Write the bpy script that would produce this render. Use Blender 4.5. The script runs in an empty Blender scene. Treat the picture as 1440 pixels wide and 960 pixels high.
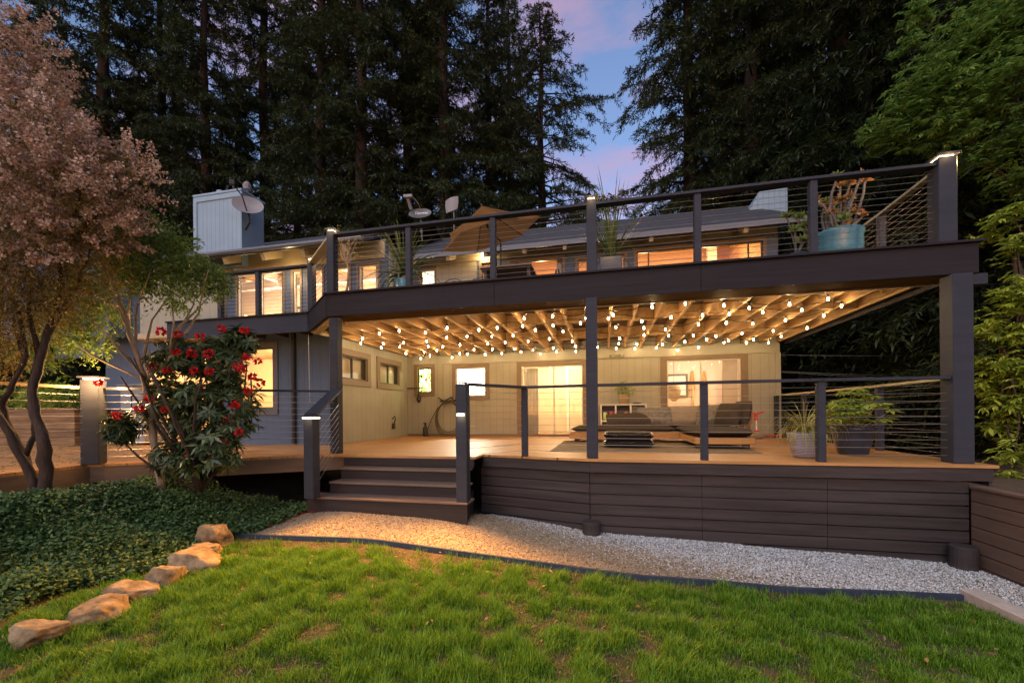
import bpy, bmesh, math, random
import numpy as np
from mathutils import Vector, Matrix, noise as mnoise
random.seed(7)
rng = np.random.default_rng(11)
sc = bpy.context.scene
COL = sc.collection
R = math.radians

# ------------------------------------------------------------------ camera model
YAW = R(12.6); ROLL = R(0.48); FPX = 581.0; CZ = 0.65; HY = 581.0
CA, SA = math.cos(YAW), math.sin(YAW)
def hz(px): return HY - 0.0084*(px-720)
def ray(px):                      # horizontal direction per unit depth
    xc = (px-720)/FPX
    return xc*CA - SA, xc*SA + CA
def XY(px, Y):                    # x of a sight line where it meets the plane y = Y
    dx, dy = ray(px); return dx*Y/dy
def TY(px, Y): return Y/ray(px)[1]
def ZY(px, py, Y): return CZ + (hz(px)-py)/FPX*TY(px, Y)
def PT(px, py, t):                # point at depth t
    dx, dy = ray(px); return Vector((dx*t, dy*t, CZ + (hz(px)-py)/FPX*t))

# ------------------------------------------------------------------ helpers
def tag(o, label=None, cat=None, group=None, kind=None):
    if label: o['label'] = label
    if cat: o['category'] = cat
    if group: o['group'] = group
    if kind: o['kind'] = kind
    return o
def thing(name, label, cat, loc=(0, 0, 0), rz=0.0, group=None):
    o = bpy.data.objects.new(name, None); COL.objects.link(o)
    o.empty_display_size = 0.1
    o.location = loc; o.rotation_euler = (0, 0, rz)
    return tag(o, label, cat, group)
def origin(o):
    v = Vector((0, 0, 0))
    while o is not None:
        v += o.location; o = o.parent
    return v
def link(name, me, mat, parent=None, mats=None):
    o = bpy.data.objects.new(name, me); COL.objects.link(o)
    for m in (mats or [mat]): me.materials.append(m)
    if parent: o.parent = parent
    return o
class MB:
    def __init__(s): s.v = []; s.f = []
    def add(s, vs, fs):
        n = len(s.v); s.v += [tuple(v) for v in vs]; s.f += [tuple(i+n for i in f) for f in fs]; return s
    def box(s, x0, x1, y0, y1, z0, z1):
        return s.add([(x0,y0,z0),(x1,y0,z0),(x1,y1,z0),(x0,y1,z0),(x0,y0,z1),(x1,y0,z1),(x1,y1,z1),(x0,y1,z1)],
                     [(0,3,2,1),(4,5,6,7),(0,1,5,4),(1,2,6,5),(2,3,7,6),(3,0,4,7)])
    def bbox(s, x0, x1, y0, y1, z0, z1, b=0.006):   # box with chamfered edges
        bm = bmesh.new(); bmesh.ops.create_cube(bm, size=1)
        for v in bm.verts:
            v.co = Vector(((x0+x1)/2+v.co.x*(x1-x0), (y0+y1)/2+v.co.y*(y1-y0), (z0+z1)/2+v.co.z*(z1-z0)))
        bmesh.ops.bevel(bm, geom=bm.edges[:], offset=b, segments=1, affect='EDGES')
        bm.verts.index_update()
        s.add([v.co[:] for v in bm.verts], [[v.index for v in f.verts] for f in bm.faces]); bm.free(); return s
    def beam(s, p, q, w, h):      # bar with width w (horizontal) and height h
        p, q = Vector(p), Vector(q); d = (q-p).normalized()
        side = d.cross(Vector((0, 0, 1)))
        side = Vector((1, 0, 0)) if side.length < 1e-4 else side.normalized()
        up = side.cross(d).normalized(); a, b = side*w/2, up*h/2
        vs = [p-a-b, p+a-b, p+a+b, p-a+b, q-a-b, q+a-b, q+a+b, q-a+b]
        return s.add(vs, [(0,1,2,3),(7,6,5,4),(0,4,5,1),(1,5,6,2),(2,6,7,3),(3,7,4,0)])
    def tube(s, pts, rad, n=6, cap=True):
        pts = [Vector(p) for p in pts]
        if not hasattr(rad, '__len__'): rad = [rad]*len(pts)
        base = len(s.v); ref = Vector((0.3, 0.9, 0.2)); prev = None
        for i, p in enumerate(pts):
            d = (pts[min(i+1, len(pts)-1)] - pts[max(i-1, 0)])
            if d.length < 1e-9: d = Vector((0, 0, 1))
            d.normalize()
            u = prev - d*prev.dot(d) if prev is not None else d.cross(ref)
            if u.length < 1e-5: u = d.orthogonal()
            u.normalize(); prev = u; w = d.cross(u)
            for k in range(n):
                a = 2*math.pi*k/n
                s.v.append(tuple(p + (u*math.cos(a)+w*math.sin(a))*rad[i]))
        for i in range(len(pts)-1):
            for k in range(n):
                a = base+i*n+k; b = base+i*n+(k+1) % n
                s.f.append((a, b, b+n, a+n))
        if cap:
            s.f.append(tuple(base+k for k in range(n))[::-1])
            s.f.append(tuple(base+(len(pts)-1)*n+k for k in range(n)))
        return s
    def lathe(s, prof, c=(0, 0, 0), n=24, caps=True, sx=1, sy=1):
        base = len(s.v); c = Vector(c)
        for r, z in prof:
            for k in range(n):
                a = 2*math.pi*k/n
                s.v.append((c.x+r*math.cos(a)*sx, c.y+r*math.sin(a)*sy, c.z+z))
        for i in range(len(prof)-1):
            for k in range(n):
                a = base+i*n+k; b = base+i*n+(k+1) % n
                s.f.append((a, b, b+n, a+n))
        if caps:
            s.f.append(tuple(base+k for k in range(n))[::-1])
            s.f.append(tuple(base+(len(prof)-1)*n+k for k in range(n)))
        return s
    def prism(s, poly, z0, z1):   # vertical prism over a ccw polygon
        n = len(poly)
        vs = [(x, y, z0) for x, y in poly]+[(x, y, z1) for x, y in poly]
        return s.add(vs, [tuple(range(n))[::-1], tuple(range(n, 2*n))]+[(i, (i+1) % n, n+(i+1) % n, n+i) for i in range(n)])
    def build(s, name, mat, parent=None, smooth=False, local=False):
        me = bpy.data.meshes.new(name)
        v = s.v
        if parent is not None and not local:
            o = origin(parent); v = [(a-o.x, b-o.y, c-o.z) for a, b, c in v]
        me.from_pydata(v, [], s.f)
        if smooth: me.polygons.foreach_set('use_smooth', [True]*len(me.polygons))
        me.update()
        return link(name, me, mat, parent)
def quads_mesh(name, V, mat, parent=None, per=4, local=False, mats=None, midx=None):
    """V: (N, per, 3) array, one polygon per row"""
    V = np.asarray(V, dtype=np.float32)
    if parent is not None and not local:
        V = V - np.array(origin(parent)[:], dtype=np.float32)
    N = V.shape[0]; me = bpy.data.meshes.new(name)
    me.vertices.add(N*per); me.vertices.foreach_set('co', V.reshape(-1))
    me.loops.add(N*per); me.loops.foreach_set('vertex_index', np.arange(N*per, dtype=np.int32))
    me.polygons.add(N)
    me.polygons.foreach_set('loop_start', np.arange(0, N*per, per, dtype=np.int32))
    if midx is not None: me.polygons.foreach_set('material_index', np.asarray(midx, dtype=np.int32))
    me.update(calc_edges=True)
    return link(name, me, mat, parent, mats)
def unit(a):
    return a/np.maximum(np.linalg.norm(a, axis=-1, keepdims=True), 1e-9)
def leaf_quads(C, D, N, L, W, fold=0.18):
    C, D, N = np.asarray(C), unit(np.asarray(D)), np.asarray(N)
    S = unit(np.cross(D, N)); U = np.cross(S, D)
    L = np.broadcast_to(np.asarray(L, dtype=float), (len(C),))[:, None]
    W = np.broadcast_to(np.asarray(W, dtype=float), (len(C),))[:, None]
    m = C + D*L*0.45
    return np.stack([C, m+S*W/2+U*W*fold, C+D*L-U*L*0.08, m-S*W/2+U*W*fold], axis=1)
def rvec(n):
    return unit(rng.normal(size=(n, 3)))
def copy_tree(o, parent=None):
    c = o.copy(); COL.objects.link(c)
    if parent: c.parent = parent
    for ch in o.children: copy_tree(ch, c)
    return c

# ------------------------------------------------------------------ materials
def newmat(name):
    m = bpy.data.materials.new(name); m.use_nodes = True
    nt = m.node_tree; nt.nodes.clear()
    out = nt.nodes.new('ShaderNodeOutputMaterial')
    return m, nt, out
def nd(nt, t, **kw):
    n = nt.nodes.new(t)
    for k, v in kw.items(): setattr(n, k, v)
    return n
def math_node(nt, op, a, b=None):
    n = nt.nodes.new('ShaderNodeMath'); n.operation = op
    for i, x in enumerate((a, b)):
        if x is None: continue
        if isinstance(x, (int, float)): n.inputs[i].default_value = x
        else: nt.links.new(x, n.inputs[i])
    return n.outputs[0]
def c4(c): return (c[0], c[1], c[2], 1)
def surf(name, col, rough=0.6, var=0.25, scale=6.0, bump=0.0, bscale=40.0, metal=0.0, stretch=(1, 1, 1),
         planks=None, groove=None, hue=None, spec=0.4, plankvar=0.35):
    """Principled surface whose colour wanders with noise; planks=(axis, pitch, gap), groove=(axis, pitch, width)."""
    m, nt, out = newmat(name); L = nt.links.new
    b = nd(nt, 'ShaderNodeBsdfPrincipled'); L(b.outputs[0], out.inputs[0])
    b.inputs['Roughness'].default_value = rough; b.inputs['Metallic'].default_value = metal
    b.inputs['Specular IOR Level'].default_value = spec
    geo = nd(nt, 'ShaderNodeNewGeometry')
    mp = nd(nt, 'ShaderNodeMapping'); mp.inputs['Scale'].default_value = stretch
    L(geo.outputs['Position'], mp.inputs[0])
    nz = nd(nt, 'ShaderNodeTexNoise'); nz.inputs['Scale'].default_value = scale; nz.inputs['Detail'].default_value = 6
    nz.inputs['Roughness'].default_value = 0.65
    L(mp.outputs[0], nz.inputs[0])
    ramp = nd(nt, 'ShaderNodeValToRGB')
    lo = [max(0, c*(1-var)) for c in col]; hi = [min(1, c*(1+var)) for c in col]
    if hue: hi = hue
    ramp.color_ramp.elements[0].position = 0.3; ramp.color_ramp.elements[0].color = c4(lo)
    ramp.color_ramp.elements[1].position = 0.7; ramp.color_ramp.elements[1].color = c4(hi)
    L(nz.outputs[0], ramp.inputs[0])
    colr = ramp.outputs[0]; height = None
    sep = nd(nt, 'ShaderNodeSeparateXYZ'); L(geo.outputs['Position'], sep.inputs[0])
    for spec_, isp in ((planks, True), (groove, False)):
        if not spec_: continue
        ax, pitch, gap = spec_
        if isinstance(ax, (int, np.integer)): co = sep.outputs[ax]
        else:
            co = math_node(nt, 'ADD', math_node(nt, 'MULTIPLY', sep.outputs[0], ax[0]), math_node(nt, 'MULTIPLY', sep.outputs[1], ax[1]))
        q = math_node(nt, 'DIVIDE', co, pitch)
        fr = math_node(nt, 'FRACT', q)
        edge = math_node(nt, 'MINIMUM', fr, math_node(nt, 'SUBTRACT', 1.0, fr))
        inside = math_node(nt, 'GREATER_THAN', edge, gap/pitch/2)
        height = inside
        if isp:
            wn = nd(nt, 'ShaderNodeTexWhiteNoise', noise_dimensions='1D'); L(math_node(nt, 'FLOOR', q), wn.inputs['W'])
            k = math_node(nt, 'ADD', math_node(nt, 'MULTIPLY', wn.outputs[0], plankvar), 1-plankvar/2)
            k = math_node(nt, 'MULTIPLY', k, math_node(nt, 'ADD', math_node(nt, 'MULTIPLY', inside, 0.75), 0.25))
        else:
            k = math_node(nt, 'ADD', math_node(nt, 'MULTIPLY', inside, 0.35), 0.65)
        mx = nd(nt, 'ShaderNodeVectorMath', operation='SCALE'); L(colr, mx.inputs[0]); L(k, mx.inputs['Scale'])
        colr = mx.outputs[0]
    L(colr, b.inputs['Base Color'])
    if bump or height is not None:
        bp = nd(nt, 'ShaderNodeBump'); bp.inputs['Strength'].default_value = bump if bump else 0.4
        bp.inputs['Distance'].default_value = 0.01
        n2 = nd(nt, 'ShaderNodeTexNoise'); n2.inputs['Scale'].default_value = bscale; n2.inputs['Detail'].default_value = 5
        L(mp.outputs[0], n2.inputs[0]); h = n2.outputs[0]
        if height is not None: h = math_node(nt, 'ADD', math_node(nt, 'MULTIPLY', h, 0.4), height)
        L(h, bp.inputs['Height']); L(bp.outputs[0], b.inputs['Normal'])
    return m
def leafmat(name, cols, rough=0.5, trans=0.3, spec=0.3):
    """foliage: each leaf its own shade, some light passes through"""
    m, nt, out = newmat(name); L = nt.links.new
    geo = nd(nt, 'ShaderNodeNewGeometry')
    ramp = nd(nt, 'ShaderNodeValToRGB'); cr = ramp.color_ramp
    cr.elements[0].color = c4(cols[0]); cr.elements[0].position = 0
    cr.elements[1].color = c4(cols[-1]); cr.elements[1].position = 1
    for i, c in enumerate(cols[1:-1]):
        e = cr.elements.new((i+1)/(len(cols)-1)); e.color = c4(c)
    L(geo.outputs['Random Per Island'], ramp.inputs[0])
    b = nd(nt, 'ShaderNodeBsdfPrincipled'); b.inputs['Roughness'].default_value = rough
    b.inputs['Specular IOR Level'].default_value = spec
    tr = nd(nt, 'ShaderNodeBsdfTranslucent'); mx = nd(nt, 'ShaderNodeMixShader'); mx.inputs[0].default_value = trans
    L(ramp.outputs[0], b.inputs['Base Color']); L(ramp.outputs[0], tr.inputs['Color'])
    L(b.outputs[0], mx.inputs[1]); L(tr.outputs[0], mx.inputs[2]); L(mx.outputs[0], out.inputs[0])
    return m
def glow(name, col, strength):
    m, nt, out = newmat(name)
    e = nd(nt, 'ShaderNodeEmission'); e.inputs[0].default_value = c4(col); e.inputs[1].default_value = strength
    nt.links.new(e.outputs[0], out.inputs[0]); return m
def glassmat(name, tint=(0.93, 0.95, 0.95), refl=0.6):
    m, nt, out = newmat(name); L = nt.links.new
    t = nd(nt, 'ShaderNodeBsdfTransparent'); t.inputs[0].default_value = c4(tint)
    g = nd(nt, 'ShaderNodeBsdfGlossy'); g.inputs['Roughness'].default_value = 0.02
    fr = nd(nt, 'ShaderNodeFresnel'); fr.inputs[0].default_value = 1.5
    k = math_node(nt, 'MULTIPLY', fr.outputs[0], refl*1.6)
    mx = nd(nt, 'ShaderNodeMixShader'); L(k, mx.inputs[0]); L(t.outputs[0], mx.inputs[1]); L(g.outputs[0], mx.inputs[2])
    L(mx.outputs[0], out.inputs[0]); return m

M = {}
M['slate'] = surf('slate_paint', (0.034, 0.037, 0.050), 0.6, 0.18, 3, spec=0.2, bump=0.08, stretch=(0.4, 1, 3))
M['fascia'] = surf('fascia_board', (0.021, 0.017, 0.021), 0.6, 0.25, 2.5, spec=0.15, bump=0.12, stretch=(0.3, 1, 6), bscale=25)
M['skirt'] = surf('skirt_board', (0.050, 0.040, 0.039), 0.6, 0.38, 2.2, spec=0.15, bump=0.15, stretch=(0.4, 0.4, 7), bscale=20)
M['rust'] = surf('retaining_board', (0.15, 0.09, 0.065), 0.55, 0.2, 3, bump=0.15, stretch=(1, 0.4, 7), bscale=20)
M['deck'] = surf('deck_board', (0.44, 0.215, 0.072), 0.5, 0.22, 3, stretch=(0.4, 8, 1), planks=(1, 0.14, 0.007), plankvar=0.22, bump=0.12)
M['deckx'] = surf('deck_border', (0.36, 0.235, 0.14), 0.5, 0.2, 3, stretch=(8, 0.4, 1), bump=0.12)
M['deckedge'] = surf('deck_edge', (0.16, 0.10, 0.065), 0.5, 0.22, 3, stretch=(0.4, 1, 6), bump=0.1)
M['tread'] = surf('stair_tread', (0.15, 0.10, 0.075), 0.5, 0.2, 3, stretch=(0.5, 8, 4), bump=0.1)
M['riser'] = surf('stair_riser', (0.035, 0.028, 0.027), 0.6, 0.2, 3, spec=0.15, stretch=(0.4, 1, 6), bump=0.1)
M['joist'] = surf('joist_lumber', (0.40, 0.24, 0.10), 0.7, 0.35, 2.2, bump=0.15, stretch=(5, 0.5, 5), bscale=14)
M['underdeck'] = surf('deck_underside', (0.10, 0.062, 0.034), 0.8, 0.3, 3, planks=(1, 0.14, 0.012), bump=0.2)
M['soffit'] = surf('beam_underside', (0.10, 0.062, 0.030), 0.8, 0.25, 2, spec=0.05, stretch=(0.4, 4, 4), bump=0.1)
M['cream'] = surf('cream_siding', (0.32, 0.305, 0.235), 0.6, 0.10, 1.5, groove=(0, 0.2, 0.009), bump=0.25)
M['creamy'] = surf('cream_siding_side', (0.32, 0.305, 0.235), 0.6, 0.10, 1.5, groove=(1, 0.2, 0.009), bump=0.25)
M['creamflat'] = surf('cream_trim', (0.33, 0.315, 0.24), 0.6, 0.06, 2, bump=0.05)
M['bluesiding'] = surf('blue_grey_siding', (0.075, 0.105, 0.165), 0.6, 0.08, 1.5, groove=(0, 0.2, 0.009), bump=0.25)
M['chimney'] = surf('chimney_siding', (0.24, 0.34, 0.44), 0.5, 0.08, 1.5, groove=(0, 0.15, 0.014), bump=0.3)
M['chimneyflat'] = surf('chimney_trim', (0.25, 0.35, 0.45), 0.5, 0.08, 2, bump=0.05)
M['trim'] = surf('taupe_trim', (0.19, 0.135, 0.085), 0.5, 0.1, 3, bump=0.05)
M['darktrim'] = surf('dark_trim', (0.10, 0.095, 0.10), 0.5, 0.1, 3, bump=0.05)
M['sash'] = surf('pale_sash', (0.62, 0.58, 0.50), 0.4, 0.05, 3)
M['bronze'] = surf('bronze_sash', (0.06, 0.045, 0.035), 0.4, 0.1, 3)
M['roof'] = surf('roof_shingle', (0.045, 0.047, 0.058), 0.85, 0.45, 9, planks=(1, 0.13, 0.012), plankvar=0.5, bump=0.5, bscale=30, stretch=(1, 2.5, 1))
M['gutter'] = surf('gutter_metal', (0.12, 0.13, 0.15), 0.35, 0.1, 2)
M['rafter'] = surf('rafter_paint', (0.42, 0.35, 0.21), 0.6, 0.12, 3)
M['eaveboard'] = surf('eave_board', (0.30, 0.20, 0.10), 0.6, 0.2, 3, planks=(1, 0.14, 0.008))
M['pine'] = surf('pine_ceiling', (0.55, 0.30, 0.12), 0.45, 0.22, 3, planks=(1, 0.13, 0.006), plankvar=0.25, stretch=(0.6, 5, 3), bump=0.05)
M['pinewall'] = surf('pine_wall', (0.55, 0.30, 0.12), 0.45, 0.22, 3, planks=(2, 0.15, 0.010), plankvar=0.25, stretch=(0.6, 3, 5), bump=0.05)
M['roomwall'] = surf('room_wall', (0.72, 0.60, 0.45), 0.7, 0.04, 2)
M['roomwhite'] = surf('white_room', (0.84, 0.82, 0.78), 0.7, 0.03, 2)
M['roompeach'] = surf('peach_room', (0.74, 0.60, 0.50), 0.7, 0.04, 2)
M['glass'] = glassmat('window_glass')
M['cable'] = surf('steel_cable', (0.42, 0.40, 0.37), 0.35, 0.1, 20, metal=0.8)
M['wire'] = surf('black_wire', (0.02, 0.02, 0.02), 0.5, 0.1, 20)
M['bulb'] = glow('bulb_glow', (1.0, 0.74, 0.40), 38)
M['led'] = glow('led_glow', (1.0, 0.74, 0.38), 5)
M['black'] = surf('black_cover', (0.012, 0.010, 0.009), 0.22, 0.3, 7, bump=0.35, bscale=9)
M['teak'] = surf('teak_frame', (0.48, 0.24, 0.07), 0.45, 0.2, 3, stretch=(0.6, 5, 5), bump=0.05)
M['charcoal'] = surf('charcoal_fabric', (0.070, 0.054, 0.040), 0.95, 0.2, 30, bump=0.3, bscale=150, spec=0.1)
M['greyfab'] = surf('grey_fabric', (0.20, 0.18, 0.15), 0.95, 0.35, 14, bump=0.3, bscale=120, spec=0.1)
M['creamfab'] = surf('cream_fabric', (0.31, 0.25, 0.18), 0.95, 0.12, 14, bump=0.3, bscale=120, spec=0.1)
M['rug'] = surf('woven_rug', (0.20, 0.145, 0.085), 0.95, 0.55, 7, bump=0.4, bscale=90, stretch=(0.6, 4, 1), spec=0.1)
M['white'] = surf('white_laminate', (0.78, 0.76, 0.70), 0.4, 0.03, 2)
M['bin'] = surf('grey_bin', (0.13, 0.12, 0.10), 0.9, 0.2, 30, bump=0.2)
M['basket'] = surf('striped_basket', (0.42, 0.30, 0.17), 0.8, 0.15, 10, planks=(2, 0.04, 0.006), plankvar=0.7)
M['red'] = surf('red_plastic', (0.55, 0.03, 0.03), 0.35, 0.1, 5)
M['yellow'] = surf('yellow_plastic', (0.75, 0.50, 0.04), 0.35, 0.1, 5)
M['lime'] = surf('lime_plastic', (0.50, 0.60, 0.10), 0.35, 0.1, 5)
M['orange'] = surf('orange_plastic', (0.75, 0.22, 0.04), 0.35, 0.1, 5)
M['lilac'] = surf('lilac_glaze', (0.42, 0.40, 0.48), 0.35, 0.1, 6, planks=(2, 0.022, 0.006), plankvar=0.15, bump=0.2)
M['navy'] = surf('navy_glaze', (0.035, 0.043, 0.068), 0.3, 0.2, 5, bump=0.05)
M['teal'] = surf('teal_glaze', (0.075, 0.23, 0.30), 0.22, 0.15, 4, bump=0.05)
M['skyblue'] = surf('blue_glaze', (0.10, 0.26, 0.36), 0.25, 0.15, 4, bump=0.05)
M['soil'] = surf('potting_soil', (0.05, 0.035, 0.022), 0.95, 0.4, 30, bump=0.6)
M['hose'] = surf('garden_hose', (0.085, 0.07, 0.045), 0.5, 0.2, 10)
M['iron'] = surf('dark_iron', (0.03, 0.026, 0.022), 0.45, 0.2, 10)
M['dish'] = surf('dish_grey', (0.11, 0.11, 0.125), 0.4, 0.08, 3)
M['dishwhite'] = surf('dish_white', (0.22, 0.21, 0.22), 0.4, 0.05, 3)
M['canvas'] = leafmat('tan_canvas', [(0.27, 0.13, 0.045), (0.27, 0.13, 0.045)], 0.9, 0.5, 0.05)
M['bark'] = surf('redwood_bark', (0.022, 0.013, 0.009), 0.9, 0.4, 5, bump=0.8, stretch=(4, 4, 0.4), bscale=8)
M['teabark'] = surf('tea_tree_bark', (0.05, 0.030, 0.020), 0.85, 0.45, 12, bump=0.9, stretch=(2, 2, 0.5), bscale=30)
M['palebark'] = surf('pale_bark', (0.30, 0.225, 0.15), 0.8, 0.25, 14, bump=0.4, stretch=(2, 2, 0.6))
M['needle'] = leafmat('redwood_needle', [(0.020, 0.032, 0.012), (0.040, 0.058, 0.022), (0.075, 0.098, 0.036)], 0.6, 0.25)
M['needle2'] = leafmat('redwood_needle_light', [(0.012, 0.020, 0.007), (0.025, 0.038, 0.012), (0.05, 0.065, 0.02)], 0.55, 0.3)
M['bay'] = leafmat('bay_leaf', [(0.07, 0.14, 0.03), (0.16, 0.26, 0.05), (0.30, 0.42, 0.09)], 0.4, 0.4)
M['bayl'] = leafmat('lamplit_tint_leaf', [(0.18, 0.25, 0.03), (0.34, 0.42, 0.05), (0.50, 0.54, 0.10)], 0.4, 0.35)  # string-light brightness put into the leaf colour
M['tealeaf'] = leafmat('tea_tree_leaf', [(0.10, 0.075, 0.018), (0.19, 0.135, 0.03), (0.28, 0.19, 0.05)], 0.5, 0.3)
M['blossom'] = leafmat('pale_blossom', [(0.32, 0.17, 0.10), (0.54, 0.36, 0.26), (0.76, 0.60, 0.50)], 0.7, 0.3)
M['smallleaf'] = leafmat('small_tree_leaf', [(0.08, 0.15, 0.025), (0.16, 0.25, 0.045), (0.28, 0.36, 0.09)], 0.4, 0.35)
M['rholeaf'] = leafmat('rhododendron_leaf', [(0.02, 0.042, 0.014), (0.05, 0.085, 0.024), (0.12, 0.14, 0.045)], 0.35, 0.15, 0.5)
M['rhofl'] = leafmat('red_petal', [(0.36, 0.005, 0.012), (0.58, 0.012, 0.02), (0.72, 0.04, 0.035)], 0.5, 0.3)
M['vinca'] = leafmat('vinca_leaf', [(0.036, 0.080, 0.026), (0.080, 0.150, 0.045), (0.17, 0.25, 0.07)], 0.5, 0.2, 0.3)
M['vincafl'] = leafmat('vinca_petal', [(0.25, 0.25, 0.60), (0.40, 0.40, 0.75)], 0.6, 0.3)
M['grass'] = leafmat('lawn_blade', [(0.045, 0.115, 0.006), (0.095, 0.225, 0.010), (0.17, 0.34, 0.016), (0.25, 0.38, 0.035)], 0.5, 0.35)
M['straw'] = leafmat('dry_blade', [(0.20, 0.13, 0.06), (0.34, 0.25, 0.12)], 0.8, 0.2)
M['palm'] = leafmat('spiky_leaf', [(0.04, 0.075, 0.016), (0.09, 0.13, 0.03), (0.18, 0.19, 0.06)], 0.4, 0.25)
M['sedge'] = leafmat('sedge_leaf', [(0.28, 0.26, 0.07), (0.42, 0.40, 0.11), (0.55, 0.48, 0.18)], 0.5, 0.3)
M['fatsia'] = leafmat('fatsia_leaf', [(0.22, 0.32, 0.04), (0.36, 0.46, 0.07), (0.48, 0.54, 0.13)], 0.35, 0.3)
M['succ'] = leafmat('succulent_leaf', [(0.22, 0.20, 0.06), (0.42, 0.20, 0.06), (0.55, 0.20, 0.07)], 0.4, 0.15)
M['succg'] = leafmat('succulent_green', [(0.16, 0.26, 0.05), (0.34, 0.42, 0.11)], 0.4, 0.15)
M['succstem'] = surf('succulent_stem', (0.16, 0.13, 0.11), 0.8, 0.25, 20, bump=0.4)
M['rock'] = surf('garden_rock', (0.25, 0.145, 0.065), 0.9, 0.6, 7, bump=0.9, bscale=26, hue=(0.40, 0.29, 0.17), spec=0.1)
M['concrete'] = surf('pale_concrete', (0.42, 0.36, 0.31), 0.85, 0.18, 8, bump=0.4, bscale=60)
M['edging'] = surf('blue_edging', (0.04, 0.05, 0.075), 0.6, 0.25, 5, bump=0.15)
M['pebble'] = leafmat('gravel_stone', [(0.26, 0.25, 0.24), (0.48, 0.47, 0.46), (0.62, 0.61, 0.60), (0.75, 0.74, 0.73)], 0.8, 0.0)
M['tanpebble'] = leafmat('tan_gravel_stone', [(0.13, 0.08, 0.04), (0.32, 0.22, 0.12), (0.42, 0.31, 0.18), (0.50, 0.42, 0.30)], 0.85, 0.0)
M['ground'] = surf('garden_soil', (0.075, 0.048, 0.026), 0.95, 0.5, 4, bump=0.8, bscale=30)
M['gravelbed'] = surf('gravel_bed', (0.30, 0.24, 0.17), 0.9, 0.5, 60, bump=1.0, bscale=90)
M['timber'] = surf('planter_timber', (0.20, 0.115, 0.055), 0.8, 0.45, 3, planks=(2, 0.19, 0.012), stretch=(0.5, 0.5, 5), bump=0.2)
M['greypanel'] = surf('grey_panel', (0.22, 0.22, 0.23), 0.6, 0.2, 3, bump=0.1)

# ------------------------------------------------------------------ terrain
def sstep(a, b, x):
    t = np.clip((x-a)/(b-a), 0, 1); return t*t*(3-2*t)
def gz(X, Y):
    X = np.asarray(X, dtype=float); Y = np.asarray(Y, dtype=float)
    z = np.interp(X, [-5, -3, 0, 4.5], [-0.95, -0.97, -1.06, -1.22])
    z = z + 0.29*np.exp(-(np.abs(X+3.0)/1.75)**3-((Y-5.45)/0.75)**2)
    bed = sstep(-4.75, -6.1, X)*sstep(8.5, 7.0, Y)
    z = z + 0.42*bed
    z = z + 0.012*np.sin(X*3.1+1)*np.sin(Y*2.7)
    far = sstep(16, 22, Y); z = z*(1-far) + far*(-0.8 + 0.04*(Y-18))
    return z
def grid_sheet(name, xs, ys, off, mat, mask=None):
    XX, YY = np.meshgrid(xs, ys); ZZ = gz(XX, YY)+off
    nx = len(xs)
    v = np.stack([XX, YY, ZZ], -1).reshape(-1, 3)
    f = []
    for j in range(len(ys)-1):
        for i in range(nx-1):
            if mask is None or mask((xs[i]+xs[i+1])/2, (ys[j]+ys[j+1])/2):
                a = j*nx+i; f.append((a, a+1, a+nx+1, a+nx))
    me = bpy.data.meshes.new(name); me.from_pydata([tuple(p) for p in v], [], f)
    me.polygons.foreach_set('use_smooth', [True]*len(f)); me.update()
    return link(name, me, mat)
xs = np.concatenate([np.linspace(-400, -20, 12), np.linspace(-15, 8, 116), np.linspace(12, 400, 12)])
ys = np.concatenate([np.linspace(-300, -6, 8), np.linspace(-4, 8, 72), np.linspace(9, 40, 24), np.linspace(50, 600, 8)])
tag(grid_sheet('ground', xs, ys, 0.0, M['ground']), kind='structure')

def edge_y(X):      # lawn edging line
    return np.interp(X, [-5, -2.7, -1.2, 0.36, 1.7, 3.4], [4.43, 4.52, 4.50, 4.44, 4.52, 4.84])
def deck_front(X):  # outer edge of the low deck's front
    return np.interp(X, [-2.0, -0.2, 4.4], [6.33, 5.93, 5.93])
def in_gravel(X, Y):
    if X > 4.2 or X < -5.0: return False
    if X > 3.42: return Y > 0 and Y < 6.0
    if X < -4.35 and Y > 5.2 - (X+4.35)*-0.8: return False
    return edge_y(X)+0.02 < Y < (5.16 if -4.3 < X < -1.8 else 6.4)
gx = np.linspace(-5, 4.25, 186); gy = np.linspace(0, 6.5, 131)
tag(grid_sheet('gravel_path', gx, gy, 0.012, M['gravelbed'], in_gravel), kind='structure')

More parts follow.
